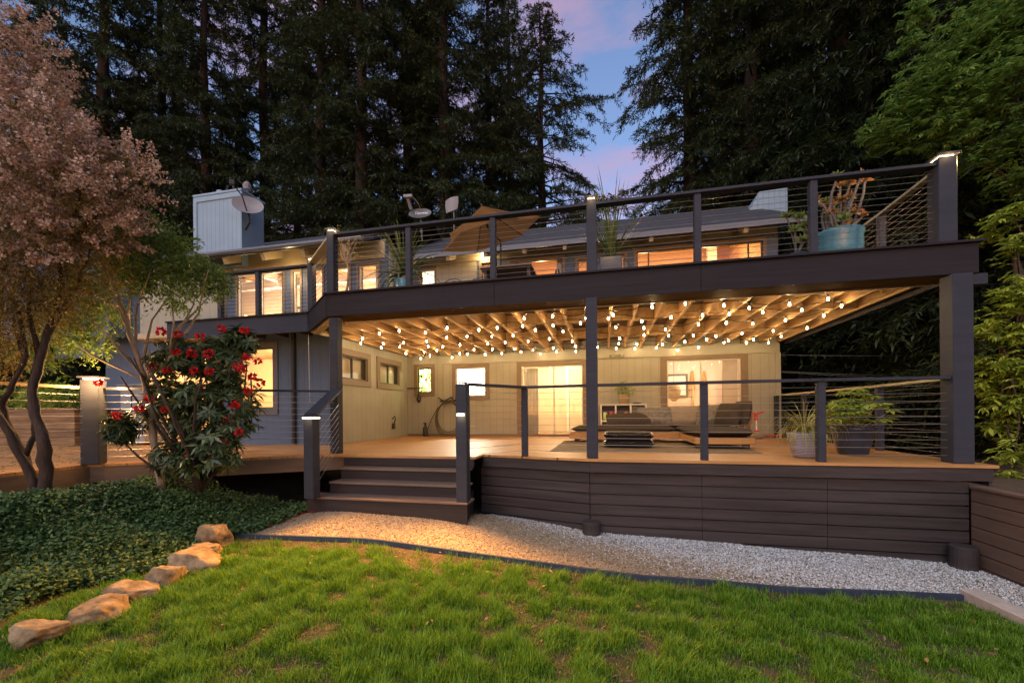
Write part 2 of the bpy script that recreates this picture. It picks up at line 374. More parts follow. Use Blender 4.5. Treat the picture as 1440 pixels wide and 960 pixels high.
def gravel(name, mat, white):
    n = 165000
    X = rng.uniform(-5, 4.2, n); Y = rng.uniform(2.5, 6.5, n)
    keep = np.array([in_gravel(a, b) for a, b in zip(X, Y)])
    X, Y = X[keep], Y[keep]
    u = (X-0.6)*0.55+(Y-5.2)*1.1+rng.normal(0, 0.35, len(X))  # tan/white split is partly real stone, partly warm light and shade painted in
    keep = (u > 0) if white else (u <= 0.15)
    X, Y = X[keep], Y[keep]
    n = len(X)
    s = (0.92 if white else 0.74)*rng.uniform(0.0048, 0.0105, n)*(1+0.7*rng.random(n)**4)
    C = np.stack([X, Y, gz(X, Y)+0.014+s*0.25], -1)
    base = np.array([(1,0,0),(-1,0,0),(0,1,0),(0,-1,0),(0,0,.75),(0,0,-.75)], dtype=float)
    a = rng.uniform(0, 2*np.pi, n); ca, sa = np.cos(a), np.sin(a)
    V = base[None]*s[:, None, None]*rng.uniform(0.65, 1.35, (n, 1, 3)) + rng.normal(0, 0.12, (n, 6, 3))*s[:, None, None]
    tilt = rng.normal(0, 0.5, n)
    x = V[..., 0]*ca[:, None]-V[..., 1]*sa[:, None]; y = V[..., 0]*sa[:, None]+V[..., 1]*ca[:, None]
    z = V[..., 2]
    y2 = y*np.cos(tilt)[:, None]-z*np.sin(tilt)[:, None]; z2 = y*np.sin(tilt)[:, None]+z*np.cos(tilt)[:, None]
    V = np.stack([x, y2, z2], -1)+C[:, None]
    F = np.array([(0,2,4),(2,1,4),(1,3,4),(3,0,4),(2,0,5),(1,2,5),(3,1,5),(0,3,5)])
    me = bpy.data.meshes.new(name)
    me.vertices.add(n*6); me.vertices.foreach_set('co', V.astype(np.float32).reshape(-1))
    idx = (F[None]+np.arange(n)[:, None, None]*6).astype(np.int32).reshape(-1)
    me.loops.add(len(idx)); me.loops.foreach_set('vertex_index', idx)
    me.polygons.add(n*8); me.polygons.foreach_set('loop_start', np.arange(0, n*24, 3, dtype=np.int32))
    me.update(calc_edges=True)
    tag(link(name, me, M[mat]), kind='stuff')
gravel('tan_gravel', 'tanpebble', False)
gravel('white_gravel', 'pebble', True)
# dark leaf scraps and fallen red petals on the gravel
n = 420
X = rng.uniform(-4.8, 4.0, n); Y = rng.uniform(4.5, 5.9, n); k = np.array([in_gravel(a, b) for a, b in zip(X, Y)]); X, Y = X[k], Y[k]
D = rvec(len(X)); D[:, 2] *= 0.3
tag(quads_mesh('leaf_litter', leaf_quads(np.stack([X, Y, gz(X, Y)+0.03], -1), D, np.tile([0, 0, 1.0], (len(X), 1))+0.4*rvec(len(X)), rng.uniform(0.02, 0.05, len(X)), rng.uniform(0.01, 0.02, len(X))),
    leafmat('litter_leaf', [(0.04, 0.028, 0.02), (0.12, 0.08, 0.05)], 0.8, 0.1)), kind='stuff')
n = 260
u = rng.random(n)
X = -5.0+1.0*u+rng.normal(0, 0.10, n); Y = 4.62+0.65*u+rng.normal(0, 0.10, n)
D = rvec(n); D[:, 2] *= 0.2
tag(quads_mesh('fallen_petals', leaf_quads(np.stack([X, Y, gz(X, Y)+0.035], -1), D, np.tile([0, 0, 1.0], (n, 1))+0.4*rvec(n), 0.04, 0.03), M['rhofl']), kind='stuff')

n = 900
X = rng.uniform(-14, -7.0, n); Y = rng.uniform(3.2, 7.0, n); D = rvec(n); D[:, 2] *= 0.2
tag(quads_mesh('fallen_leaves', leaf_quads(np.stack([X, Y, 0.012+0*X], -1), D, np.tile([0, 0, 1.0], (n, 1))+0.3*rvec(n), rng.uniform(0.03, 0.08, n), rng.uniform(0.015, 0.035, n)), M['straw']), kind='stuff')
n = 190
X = rng.uniform(-4.4, 3.3, n); Y = rng.uniform(1.3, 4.6, n); k = Y < edge_y(X)-0.08; X, Y = X[k], Y[k]; n = len(X); D = rvec(n); D[:, 2] *= 0.35
tag(quads_mesh('lawn_leaves', leaf_quads(np.stack([X, Y, gz(X, Y)+rng.uniform(0.02, 0.06, n)], -1), D, np.tile([0, 0, 1.0], (n, 1))+0.6*rvec(n), rng.uniform(0.03, 0.065, n), rng.uniform(0.012, 0.028, n)), leafmat('brown_leaf', [(0.10, 0.05, 0.025), (0.30, 0.17, 0.08), (0.42, 0.30, 0.17)], 0.8, 0.15)), kind='stuff')
# lawn blades
def lawn():
    n = 470000
    X = rng.uniform(-5.2, 4.6, n); Y = rng.uniform(1.2, 4.82, n)
    k = (Y < edge_y(X)-0.05) & (X < 3.36+0.0*Y)
    lim = -4.62+0.25*np.clip((3.0-Y), 0, 2)*0.6
    k &= X > lim
    X, Y = X[k], Y[k]
    # tufts: pull blades toward tuft centres; patchy density
    pn = np.array([mnoise.noise((a*1.3, b*1.3, 0.3))*0.45+mnoise.noise((a*5.0, b*5.0, 5.0))*0.95+0.5*mnoise.noise((a*8, b*8, 2.0)) for a, b in zip(X, Y)])
    dens = np.clip(0.95+0.95*pn, 0.18, 1)
    edge_bare = np.clip((edge_y(X)-Y-0.02)/0.35, 0.12, 1)
    k = rng.random(len(X)) < dens*edge_bare
    X, Y, pn = X[k], Y[k], pn[k]; n = len(X)
    H = (0.022+0.080*np.clip(pn+0.40, 0, 1.25))*rng.uniform(0.6, 1.35, n)
    W = rng.uniform(0.0028, 0.0058, n)
    a = rng.uniform(0, 2*np.pi, n)
    lean = rng.uniform(0.15, 0.9, n)*H
    d = np.stack([np.cos(a), np.sin(a), 0*a], -1); s = np.stack([-np.sin(a), np.cos(a), 0*a], -1)
    B = np.stack([X, Y, gz(X, Y)-0.002], -1)
    mid = B+d*(lean*0.3)[:, None]+np.array([0, 0, 1])*(H*0.6)[:, None]
    tip = B+d*lean[:, None]+np.array([0, 0, 1])*H[:, None]
    w = W[:, None]/2
    V = np.concatenate([np.stack([B-s*w, B+s*w, mid+s*w*0.85, mid-s*w*0.85], 1), np.stack([mid-s*w*0.85, mid+s*w*0.85, tip+s*w*0.15, tip-s*w*0.15], 1)], 1).reshape(-1, 4, 3)
    # join both quads of a blade so it keeps one shade
    me = bpy.data.meshes.new('lawn_grass')
    P = np.stack([B-s*w, B+s*w, mid+s*w*0.85, mid-s*w*0.85, tip], 1).astype(np.float32)
    me.vertices.add(n*5); me.vertices.foreach_set('co', P.reshape(-1))
    idx = (np.array([0, 1, 2, 3, 3, 2, 4])[None]+np.arange(n)[:, None]*5).astype(np.int32).reshape(-1)
    me.loops.add(n*7); me.loops.foreach_set('vertex_index', idx)
    me.polygons.add(n*2)
    ls = (np.array([0, 4])[None]+np.arange(n)[:, None]*7).astype(np.int32).reshape(-1)
    me.polygons.foreach_set('loop_start', ls)
    me.update(calc_edges=True)
    tag(link('lawn_grass', me, M['grass']), kind='stuff')
    m = 6000
    X = rng.uniform(-4.6, 3.35, m); Y = rng.uniform(1.2, 4.7, m); k = (Y < edge_y(X)-0.03); X, Y = X[k], Y[k]; m = len(X)
    D = rvec(m); D[:, 2] = np.abs(D[:, 2])*0.25
    tag(quads_mesh('dry_thatch', leaf_quads(np.stack([X, Y, gz(X, Y)+0.008], -1), D, np.tile([0, 0, 1.0], (m, 1))+0.5*rvec(m), rng.uniform(0.025, 0.08, m), rng.uniform(0.003, 0.008, m)), M['straw']), kind='stuff')
lawn()

# lawn edging, curb blocks
e = MB()
ex = np.linspace(-5.0, 3.42, 40); pts = [(x, float(edge_y(x)), float(gz(x, edge_y(x)))-0.005) for x in ex]
for p, q in zip(pts[:-1], pts[1:]): e.beam(p, q, 0.035, 0.12)
tag(e.build('lawn_edging', M['edging']), 'dark blue grey edging board between the lawn and the gravel', 'edging')
c = [(3.44, 4.86), (3.47, 4.22), (3.50, 3.55), (3.53, 2.9)]
labs = ['pale concrete curb block at the corner where the blue edging ends', 'pale concrete curb block beside the gravel, second from the blue edging', 'pale concrete curb block nearest the right edge of the lawn']
for i in range(3):
    (x0, y0), (x1, y1) = c[i], c[i+1]
    b = thing('curb_block', labs[i], 'curb', (x0, y0, float(gz(x0, y0))), 0, 'concrete curb blocks beside the gravel')
    ln = math.hypot(x1-x0, y1-y0)
    o = MB().bbox(-0.09, 0.09, -ln+0.012, 0, -0.08, 0.11, 0.012).build('block', M['concrete'], b, local=True)
    b.rotation_euler = (0, 0, math.atan2(x1-x0, -(y1-y0))*1)

# rocks
def rock(seed, sx, sy, sz):
    r = random.Random(seed)
    bm = bmesh.new(); bmesh.ops.create_icosphere(bm, subdivisions=5, radius=1)
    planes = []
    for i in range(9):
        v = Vector((r.gauss(0, 1), r.gauss(0, 1), r.gauss(0, 0.8))).normalized(); planes.append((v, r.uniform(0.5, 0.8)))
    planes.append((Vector((0.1, 0.1, 1)).normalized(), 0.6))
    for v in bm.verts:
        p = v.co.copy()
        for nrm, dd in planes:
            k = p.dot(nrm)-dd
            if k > 0: p -= nrm*k*0.92
        nn = p.normalized()
        p += nn*(0.10*mnoise.noise(p*2.2+Vector((seed, 0, 0)))+0.045*mnoise.noise(p*5+Vector((0, seed, 0)))+0.02*mnoise.noise(p*11+Vector((0, 0, seed))))
        v.co = Vector((p.x*sx, p.y*sy, p.z*sz))
    me = bpy.data.meshes.new('rock'); bm.to_mesh(me); bm.free()
    me.polygons.foreach_set('use_smooth', [True]*len(me.polygons))
    return me
rocks = [(20, 912, 74, 50, 'large rounded orange rock at the lower left corner of the lawn'),
         (112, 876, 92, 40, 'long flat topped rock, second from the lower left corner'),
         (166, 846, 72, 34, 'wedge shaped rock with a dark left face, third from the lower left corner'),
         (211, 829, 58, 46, 'round dark fronted rock half buried in the grass'),
         (253, 806, 80, 46, 'broad pale boulder with a rounded front, middle of the rock border'),
         (272, 786, 50, 30, 'small brown rock wedged between the broad boulder and the upright one'),
         (291, 772, 46, 52, 'upright pale rock at the end of the dark edging board')]
for i, (px, py, w, h, lab) in enumerate(rocks):
    t = (CZ+0.94)*FPX/(py-hz(px)); p = PT(px, py, t)
    sx = w/FPX*t/2*1.12; sz = h/FPX*t/2*1.15
    o = link('border_rock', rock(i*3+2, sx, sx*0.75, sz), M['rock'])
    o.location = (p.x, p.y+0.12, float(gz(p.x, p.y))+sz*0.42); o.rotation_euler = (0, 0, i*1.9)
    o.rotation_euler = (0, 0, R([10, -8, 14, 30, 5, 20, 40][i]))
    tag(o, lab, 'rock', 'rocks bordering the planting bed')

# ground cover: vinca
def vinca():
    n = 30000
    X = rng.uniform(-6.62, -4.0, n); Y = rng.uniform(1.4, 6.0, n)
    edge = np.interp(X, [-7.2, -6.9, -4.3], [3.0, 4.1, 5.85])-0.12
    k = (Y < edge) & (X > -6.62) & (X < -4.62+0.08*np.sin(Y*4)+np.clip(Y-4.3, -0.2, 2)*0.30)
    X, Y = X[k], Y[k]; n = len(X)
    m = np.array([mnoise.noise((a*1.6, b*1.6, 1.0)) for a, b in zip(X, Y)])
    rim = np.clip((-4.5-X)/0.4, 0.4, 1)
    top = (0.20+0.22*m+0.10*sstep(-5.0, -6.2, X)+0.16*np.exp(-((X+5.3)/0.7)**2-((Y-4.9)/0.5)**2))*rim
    Z0 = gz(X, Y)
    # sprigs: each carries paired leaves
    per = 7
    Xr = np.repeat(X, per); Yr = np.repeat(Y, per)
    h = rng.random(n*per)**0.45
    ang = np.repeat(rng.uniform(0, 6.28, n), per)
    C = np.stack([Xr+np.cos(ang)*h*0.07+rng.normal(0, 0.02, n*per), Yr+np.sin(ang)*h*0.07+rng.normal(0, 0.02, n*per), np.repeat(Z0, per)+np.repeat(top, per)*h+rng.normal(0, 0.015, n*per)], -1)
    D = rvec(n*per); D[:, 2] = D[:, 2]*0.5+0.1
    N = rvec(n*per)*0.7+np.array([0.25, -0.25, 0.9])
    o = quads_mesh('ground_cover', leaf_quads(C, D, N, rng.uniform(0.03, 0.06, n*per), rng.uniform(0.018, 0.03, n*per)), M['vinca'])
    tag(o, kind='stuff')
    q = []
    for i in rng.choice(n, 26, replace=False):
        c = np.array([X[i], Y[i], Z0[i]+top[i]+0.03])
        for a in range(5):
            d = np.array([math.cos(a*1.257), math.sin(a*1.257), 0.25]); q.append((c, d))
    C = np.array([a for a, b in q]); D = np.array([b for a, b in q])
    quads_mesh('periwinkle_blossom', leaf_quads(C, D, np.tile([0, 0, 1.0], (len(C), 1)), 0.022, 0.02), M['vincafl'], o)['kind'] = 'stuff'
vinca()

# ------------------------------------------------------------------ lights
def lamp(name, loc, power, col=(1, 0.62, 0.30), rad=0.03, parent=None):
    l = bpy.data.lights.new(name, 'POINT'); l.energy = power; l.color = col; l.shadow_soft_size = rad
    o = bpy.data.objects.new(name, l); COL.objects.link(o)
    if parent is not None:
        o.parent = parent; o.location = Vector(loc)-origin(parent)
    else: o.location = loc
    return o
def spot(name, loc, power, d, parent, size=128):
    l = bpy.data.lights.new(name, 'SPOT'); l.energy = power; l.color = (1, 0.45, 0.10); l.shadow_soft_size = 0.03
    l.spot_size = R(size); l.spot_blend = 0.6
    o = bpy.data.objects.new(name, l); COL.objects.link(o); o.parent = parent; o.location = Vector(loc)-origin(parent)
    o.rotation_euler = Vector(d).to_track_quat('-Z', 'Y').to_euler()
    return o
P_STEP = 105
P_BULB, P_POST, P_ROOM = 2.25, 0.6, 0.27

# ------------------------------------------------------------------ house
def wall(name, axis, pos, thick, a0, a1, z0, z1, holes, mat, parent, sgn=1):
    """upright wall with rectangular openings; axis 'Y': plane y=pos, 'X': plane x=pos; thickness goes sgn*thick"""
    A = sorted({a0, a1, *[h[0] for h in holes], *[h[1] for h in holes]})
    Z = sorted({z0, z1, *[h[2] for h in holes], *[h[3] for h in holes]})
    na, nz = len(A)-1, len(Z)-1
    solid = [[not any(h[0]-1e-6 <= A[i] and A[i+1] <= h[1]+1e-6 and h[2]-1e-6 <= Z[j] and Z[j+1] <= h[3]+1e-6 for h in holes) for j in range(nz)] for i in range(na)]
    m = MB(); p0, p1 = pos, pos+sgn*thick
    def V(a, p, z): return (a, p, z) if axis == 'Y' else (p, a, z)
    for i in range(na):
        for j in range(nz):
            if not solid[i][j]: continue
            a, b, c, d = A[i], A[i+1], Z[j], Z[j+1]
            m.add([V(a, p0, c), V(b, p0, c), V(b, p0, d), V(a, p0, d)], [(0, 1, 2, 3)])
            m.add([V(a, p1, c), V(b, p1, c), V(b, p1, d), V(a, p1, d)], [(3, 2, 1, 0)])
            for di, dj, e in ((-1, 0, (a, c, a, d)), (1, 0, (b, c, b, d)), (0, -1, (a, c, b, c)), (0, 1, (a, d, b, d))):
                ii, jj = i+di, j+dj
                if 0 <= ii < na and 0 <= jj < nz and solid[ii][jj]: continue
                m.add([V(e[0], p0, e[1]), V(e[2], p0, e[3]), V(e[2], p1, e[3]), V(e[0], p1, e[1])], [(0, 1, 2, 3)])
    return m.build(name, mat, parent)
house = thing('house', 'two storey grey and cream house with lit windows behind the decks', 'house', (0, 11.4, 0))
BW = 11.4
def window(axis, pos, a0, a1, z0, z1, out=-1, trim=0.09, mull=(), trimmat='trim', sashmat='sash', kind='window', glass='glass', depth=0.05, hmull=()):
    """trim boards round an opening, a sash set into it, one pane per light; out = direction the wall faces"""
    def bx(m, a, b, p, q, c, d):
        p, q = min(p, q), max(p, q)
        m.box(a, b, p, q, c, d) if axis == 'Y' else m.box(p, q, a, b, c, d)
    m = MB(); o1 = pos+out*0.025; o0 = pos+out*0.001
    if trim:
        bx(m, a0-trim, a1+trim, o0, o1, z1, z1+trim); bx(m, a0-trim, a0, o0, o1, z0, z1); bx(m, a1, a1+trim, o0, o1, z0, z1)
        if z0 > 0.1 and kind == 'window': bx(m, a0-trim, a1+trim, o0, pos+out*0.035, z0-trim, z0)
        w = m.build(kind, M[trimmat], house)
    else:
        bx(m, a0, a1, pos-out*0.02, pos-out*0.05, z0, z0+0.03); w = m.build(kind, M[trimmat], house)
    s = MB(); q0, q1 = pos-out*0.03, pos-out*(0.03+depth); fw = 0.035
    bx(s, a0, a1, q0, q1, z1-fw, z1); bx(s, a0, a1, q0, q1, z0, z0+fw)
    bx(s, a0, a0+fw, q0, q1, z0+fw, z1-fw); bx(s, a1-fw, a1, q0, q1, z0+fw, z1-fw)
    cuts = [a0+fw]
    for c in mull:
        bx(s, c-fw/2, c+fw/2, q0, q1, z0+fw, z1-fw); cuts += [c-fw/2, c+fw/2]
    cuts.append(a1-fw)
    s.build('frame', M[sashmat], w)
    pq = pos-out*(0.03+depth/2)
    for i in range(0, len(cuts), 2):
        g = MB()
        def V(a, z): return (a, pq, z) if axis == 'Y' else (pq, a, z)
        g.add([V(cuts[i], z0+fw), V(cuts[i+1], z0+fw), V(cuts[i+1], z1-fw), V(cuts[i], z1-fw)], [(0, 1, 2, 3) if (axis == 'Y') else (0, 1, 2, 3)])
        g.build('pane', M[glass] if isinstance(glass, str) else glass, w)
    return w
# stained glass
def stained():
    m, nt, out = newmat('stained_glass'); L = nt.links.new
    g = nd(nt, 'ShaderNodeNewGeometry'); v = nd(nt, 'ShaderNodeTexVoronoi'); v.inputs['Scale'].default_value = 11
    mp = nd(nt, 'ShaderNodeMapping'); mp.inputs['Scale'].default_value = (1.6, 1, 0.55)
    L(g.outputs['Position'], mp.inputs[0]); L(mp.outputs[0], v.inputs[0])
    ramp = nd(nt, 'ShaderNodeValToRGB'); cr = ramp.color_ramp
    cr.elements[0].color = (0.12, 0.30, 0.07, 1); cr.elements[1].color = (0.75, 0.72, 0.45, 1); cr.elements[0].position = 0.2; cr.elements[1].position = 0.8
    L(v.outputs['Color'], ramp.inputs[0])
    v2 = nd(nt, 'ShaderNodeTexVoronoi', feature='DISTANCE_TO_EDGE'); v2.inputs['Scale'].default_value = 11; L(mp.outputs[0], v2.inputs[0])
    k = math_node(nt, 'GREATER_THAN', v2.outputs[0], 0.04)
    mx = nd(nt, 'ShaderNodeVectorMath', operation='SCALE'); L(ramp.outputs[0], mx.inputs[0]); L(k, mx.inputs['Scale'])
    t = nd(nt, 'ShaderNodeBsdfTransparent'); L(mx.outputs[0], t.inputs[0]); tr = nd(nt, 'ShaderNodeBsdfTranslucent'); L(mx.outputs[0], tr.inputs[0])
    ms = nd(nt, 'ShaderNodeMixShader'); ms.inputs[0].default_value = 0.55; L(t.outputs[0], ms.inputs[1]); L(tr.outputs[0], ms.inputs[2]); L(ms.outputs[0], out.inputs[0])
    return m
M['stained'] = stained()

# --- lower back wall
W_ST = (-5.42, -4.98, 1.28, 2.02); W_WH = (-4.22, -3.32, 1.16, 1.98)
D1 = (-2.28, -0.56, 0.03, 1.97); D2 = (1.60, 3.36, 0.03, 2.0)
wall('wall', 'Y', BW, 0.15, -5.75, 4.22, -0.3, 2.6, [W_ST, W_WH, D1, D2], M['cream'], house)
window('Y', BW, *W_ST, trim=0.11, glass='stained', sashmat='bronze')
q = MB(); cx, cz = -5.17, 1.66
q.add([(cx, BW+0.045, cz-0.07), (cx+0.045, BW+0.045, cz), (cx, BW+0.045, cz+0.08), (cx-0.045, BW+0.045, cz)], [(0, 1, 2, 3)])
q.build('red_glass', glow('red_glass', (0.9, 0.02, 0.03), 0.55), house)  # emission stands in for room light coming through this piece
window('Y', BW, *W_WH, trim=0.11)
window('Y', BW, *D1, trim=0.12, mull=(-1.36,), kind='sliding_door')
window('Y', BW, *D2, trim=0.16, mull=(2.44,), kind='sliding_door')
MB().box(-4.62, 4.22, BW-0.05, BW-0.002, 2.1, 2.32).build('header_beam', M['creamflat'], house)
MB().box(-5.75, 4.22, BW-0.02, BW-0.001, 0.0, 0.07).build('skirting', M['trim'], house)
MB().box(-4.72, -4.62, BW-0.04, BW-0.001, 0.07, 2.3).build('corner_board', M['creamflat'], house)
MB().box(4.14, 4.25, BW-0.03, BW-0.002, 0.0, 2.1).build('corner_board', M['creamflat'], house)
wall('wall', 'X', 4.22, 0.15, BW+0.152, 16.0, -0.3, 5.3, [], M['creamy'], house, -1)
# --- patio left wall (faces the patio)
WL1 = (8.12, 9.24, 1.47, 2.02); WL2 = (9.82, 10.86, 1.47, 2.02)
wall('wall', 'X', -11.96, 0.15, 7.985, 12.0, -0.3, 2.6, [], M['bluesiding'], house, -1)
wall('wall', 'X', -5.75, 0.15, 7.985, BW-0.002, -0.3, 2.6, [WL1, WL2], M['creamy'], house, -1)
window('X', -5.75, *WL1, out=1, trim=0.14, mull=(8.68,), sashmat='bronze')
window('X', -5.75, *WL2, out=1, trim=0.14, mull=(10.34,), sashmat='bronze')
# --- lower left front wall
LX = 7.83
WF = (XY(332, LX), XY(385, LX), 0.80, 2.17)
DF = (XY(208, LX), XY(310, LX), 0.03, 2.12)
wall('wall', 'Y', LX, 0.15, -12.1, -5.75, -0.3, 2.6, [WF, DF], M['bluesiding'], house)
window('Y', LX, *WF, trim=0.13, trimmat='darktrim', sashmat='bronze')
window('Y', LX, *DF, trim=0.1, trimmat='trim', mull=((DF[0]+DF[1])/2,), kind='sliding_door')
x = XY(415, LX)
MB().tube([(x, LX-0.05, 0.02), (x, LX-0.05, 2.45)], 0.045, 8).build('downpipe', M['iron'], house)
# --- upper main wall
UW = 11.4; UZ = 2.66
def XW(a, b, Y): return XY(a, Y), XY(b, Y)
holes = [(*XW(593, 613, UW), 2.75, 4.92), (*XW(679, 694, UW), 2.75, 4.96), (*XW(719, 793, UW), 2.75, 4.92), (*XW(814, 828, UW), 3.2, 4.80), (*XW(865, 880, UW), 3.2, 4.86), (*XW(897, 1075, UW), 2.75, 4.90)]
wall('wall', 'Y', UW, 0.15, -5.75, 4.22, 2.602, 5.30, holes, M['bluesiding'], house)
mulls = [(), ((holes[1][0]+holes[1][1])/2,), (XY(731, UW),), (), (), (XY(914, UW), XY(985, UW), XY(1055, UW))]
for h, mu in zip(holes, mulls): window('Y', UW, *h, trim=0.07, trimmat='trim', sashmat='bronze' if mu else 'trim', mull=mu)
MB().box(XY(616, UW), XY(672, UW), UW-0.03, UW-0.003, 2.7, 5.02).build('cream_panel', M['cream'], house)
MB().box(-5.6, 4.2, UW-0.032, UW-0.004, 5.03, 5.27).build('header_beam', M['rafter'], house)
# --- upper left wing
UL = 10.2
holes = [(*XW(335, 362, UL), 3.0, 4.82), (*XW(367, 400, UL), 3.0, 4.82), (*XW(414, 424, UL), 2.75, 4.75), (*XW(436, 455, UL), 2.75, 4.75), (*XW(473, 493, UL), 2.75, 4.75), (*XW(506, 534, UL), 2.75, 4.75), (*XW(150, 185, UL), 2.9, 4.6)]
wall('wall', 'Y', UL, 0.15, -18, -5.75, 2.602, 5.42, holes, M['bluesiding'], house)
for h in holes: window('Y', UL, *h, trim=0.06, trimmat='trim', sashmat='sash')
MB().box(-12, -5.76, UL-0.03, UL-0.003, 4.90, 5.38).build('header_beam', M['rafter'], house)
wall('wall', 'X', -5.75, 0.15, UL+0.152, UW-0.002, 2.602, 5.4, [], M['cream'], house, -1)
# --- cantilevered balcony wall at far left
MB().box(XY(205, 7.3), XY(322, 7.3), 7.20, 7.30, 2.5, 3.62).build('balcony_wall', M['cream'], house)
MB().prism([(XY(205, 7.3)-0.3, 7.2), (XY(322, 7.3), 7.2), (XY(322, 7.3), 10.19), (XY(205, 7.3)-0.3, 10.19)], 2.38, 2.498).build('balcony_floor', M['rafter'], house)
MB().box(-14.5, XY(322, 7.3)-3.25, 7.25, 7.40, 2.5, 4.6).build('wall', M['bluesiding'], house)
# --- roofs
def roof(x0, x1, ye, ze, yr, zr, name='roof'):
    th = 0.13; p = (zr-ze)/(yr-ye)
    m = MB(); yb = 2*yr-ye
    vs = []
    for x in (x0, x1):
        vs += [(x, ye, ze), (x, yr, zr), (x, yb, ze), (x, yb, ze-th), (x, yr, zr-th), (x, ye, ze-th)]
    m.add(vs, [(0, 6, 7, 1), (1, 7, 8, 2), (0, 1, 4, 5), (1, 2, 3, 4), (11, 10, 7, 6), (10, 9, 8, 7), (2, 8, 9, 3)])
    r = m.build(name, M['roof'], house)
    s = MB(); e = 0.004
    s.add([(x0, ye+0.01, ze-th-e), (x1, ye+0.01, ze-th-e), (x1, yr, zr-th-e), (x0, yr, zr-th-e)], [(3, 2, 1, 0)])
    s.build('eave_lining', M['eaveboard'], r)
    MB().box(x0, x1, ye-0.03, ye-0.002, ze-0.15, ze-0.02).build('eave_board', M['gutter'], r)
    return r
r1 = roof(-6.1, 4.62, 10.8, 5.17, 15.1, 7.45)
r2 = roof(-18, -5.9, 9.4, 5.17, 14.0, 7.56)
g = MB(); g.tube([(-18, 9.31, 5.1), (-5.9, 9.31, 5.1)], 0.065, 8); g.build('gutter', M['gutter'], r2)
for k in range(10):
    xx = -5.3+1.08*k
    if xx < 4.3: MB().beam((xx, 10.84, 4.98), (xx, 11.39, 5.22), 0.09, 0.13).build('rafter_tail', M['rafter'], house)
for k in range(8):
    xx = -6.5-1.25*k
    MB().beam((xx, 9.45, 4.96), (xx, 10.19, 5.30), 0.11, 0.22).build('rafter_tail', M['rafter'], house)
# --- chimneys
cxa, cxb = XY(276, 9.95), XY(342, 9.95)
ch = MB().box(cxa, cxb, 9.95, 10.75, 5.0, 7.14).build('chimney', M['chimney'], house)
t = MB()
t.box(cxa-0.02, cxa+0.1, 9.925, 9.948, 5.35, 6.98); t.box(cxa-0.02, cxb+0.03, 9.925, 9.948, 6.98, 7.12)
t.box(cxa-0.03, cxb+0.03, 9.92, 10.78, 7.142, 7.20); t.build('chimney_trim', M['chimneyflat'], ch)
MB().tube([(cxa+0.6, 10.3, 7.2), (cxa+0.6, 10.3, 7.42)], 0.13, 10).build('flue', M['chimneyflat'], ch)
MB().tube([(cxb-0.15, 10.3, 7.2), (cxb-0.15, 10.3, 7.36)], 0.03, 8).lathe([(0.10, 7.36), (0.12, 7.5), (0.05, 7.6)], (cxb-0.15, 10.3, 0), 10).build('vent_cap', M['dishwhite'], ch)
MB().tube([(cxa+0.75, 10.3, 7.2), (cxa+0.85, 10.28, 7.55), (cxa+1.0, 10.3, 7.6), (cxa+1.15, 10.3, 7.2)], 0.025, 6).build('conduit', M['iron'], ch)
xa, xb, xc = XY(1052, 13.6), XY(1070, 13.6), XY(1110, 13.6)
m = MB(); Y0, Y1 = 13.6, 14.6
zt = ZY(1090, 266, 13.6); zb = ZY(1090, 300, 13.6)-0.3
poly = [(xa-0.15, zb), (xc, zb), (xc, zt), (xb, zt-0.03)]
m.add([(a, Y0, b) for a, b in poly]+[(a, Y1, b) for a, b in poly], [(0, 1, 2, 3), (7, 6, 5, 4), (0, 4, 5, 1), (1, 5, 6, 2), (2, 6, 7, 3), (3, 7, 4, 0)])
m.build('chimney', M['chimney'], house)
# --- rooms behind the glass
def room(x0, x1, y0, y1, z0, z1, mat, floor='deckx', ceil=None, right=True, left=True):
    m = MB()
    m.add([(x0, y1, z0), (x1, y1, z0), (x1, y1, z1), (x0, y1, z1)], [(0, 1, 2, 3)])
    if left: m.add([(x0, y0, z0), (x0, y1, z0), (x0, y1, z1), (x0, y0, z1)], [(0, 1, 2, 3)])
    if right: m.add([(x1, y0, z0), (x1, y1, z0), (x1, y1, z1), (x1, y0, z1)], [(0, 1, 2, 3)])
    m.build('interior_wall', M[mat], house)
    MB().add([(x0, y0, z0), (x1, y0, z0), (x1, y1, z0), (x0, y1, z0)], [(0, 1, 2, 3)]).build('interior_floor', M[floor], house)
    if ceil: MB().add([(x0, y0, z1), (x1, y0, z1), (x1, y1, z1), (x0, y1, z1)], [(3, 2, 1, 0)]).build('interior_ceiling', M[ceil], house)
IY = BW+0.16
room(-5.6, -3.0, IY, 13.2, 0.005, 2.45, 'roomwhite', ceil='roomwhite')
lamp('room_light', (-4.2, 12.5, 2.2), 330*P_ROOM, (1, 0.86, 0.66), 0.12, house)
room(-2.95, 0.6, IY, 14.2, 0.005, 2.45, 'roomwall', ceil='roomwhite')
lamp('room_light', (-1.4, 12.9, 2.2), 125*P_ROOM, (1, 0.72, 0.40), 0.12, house)
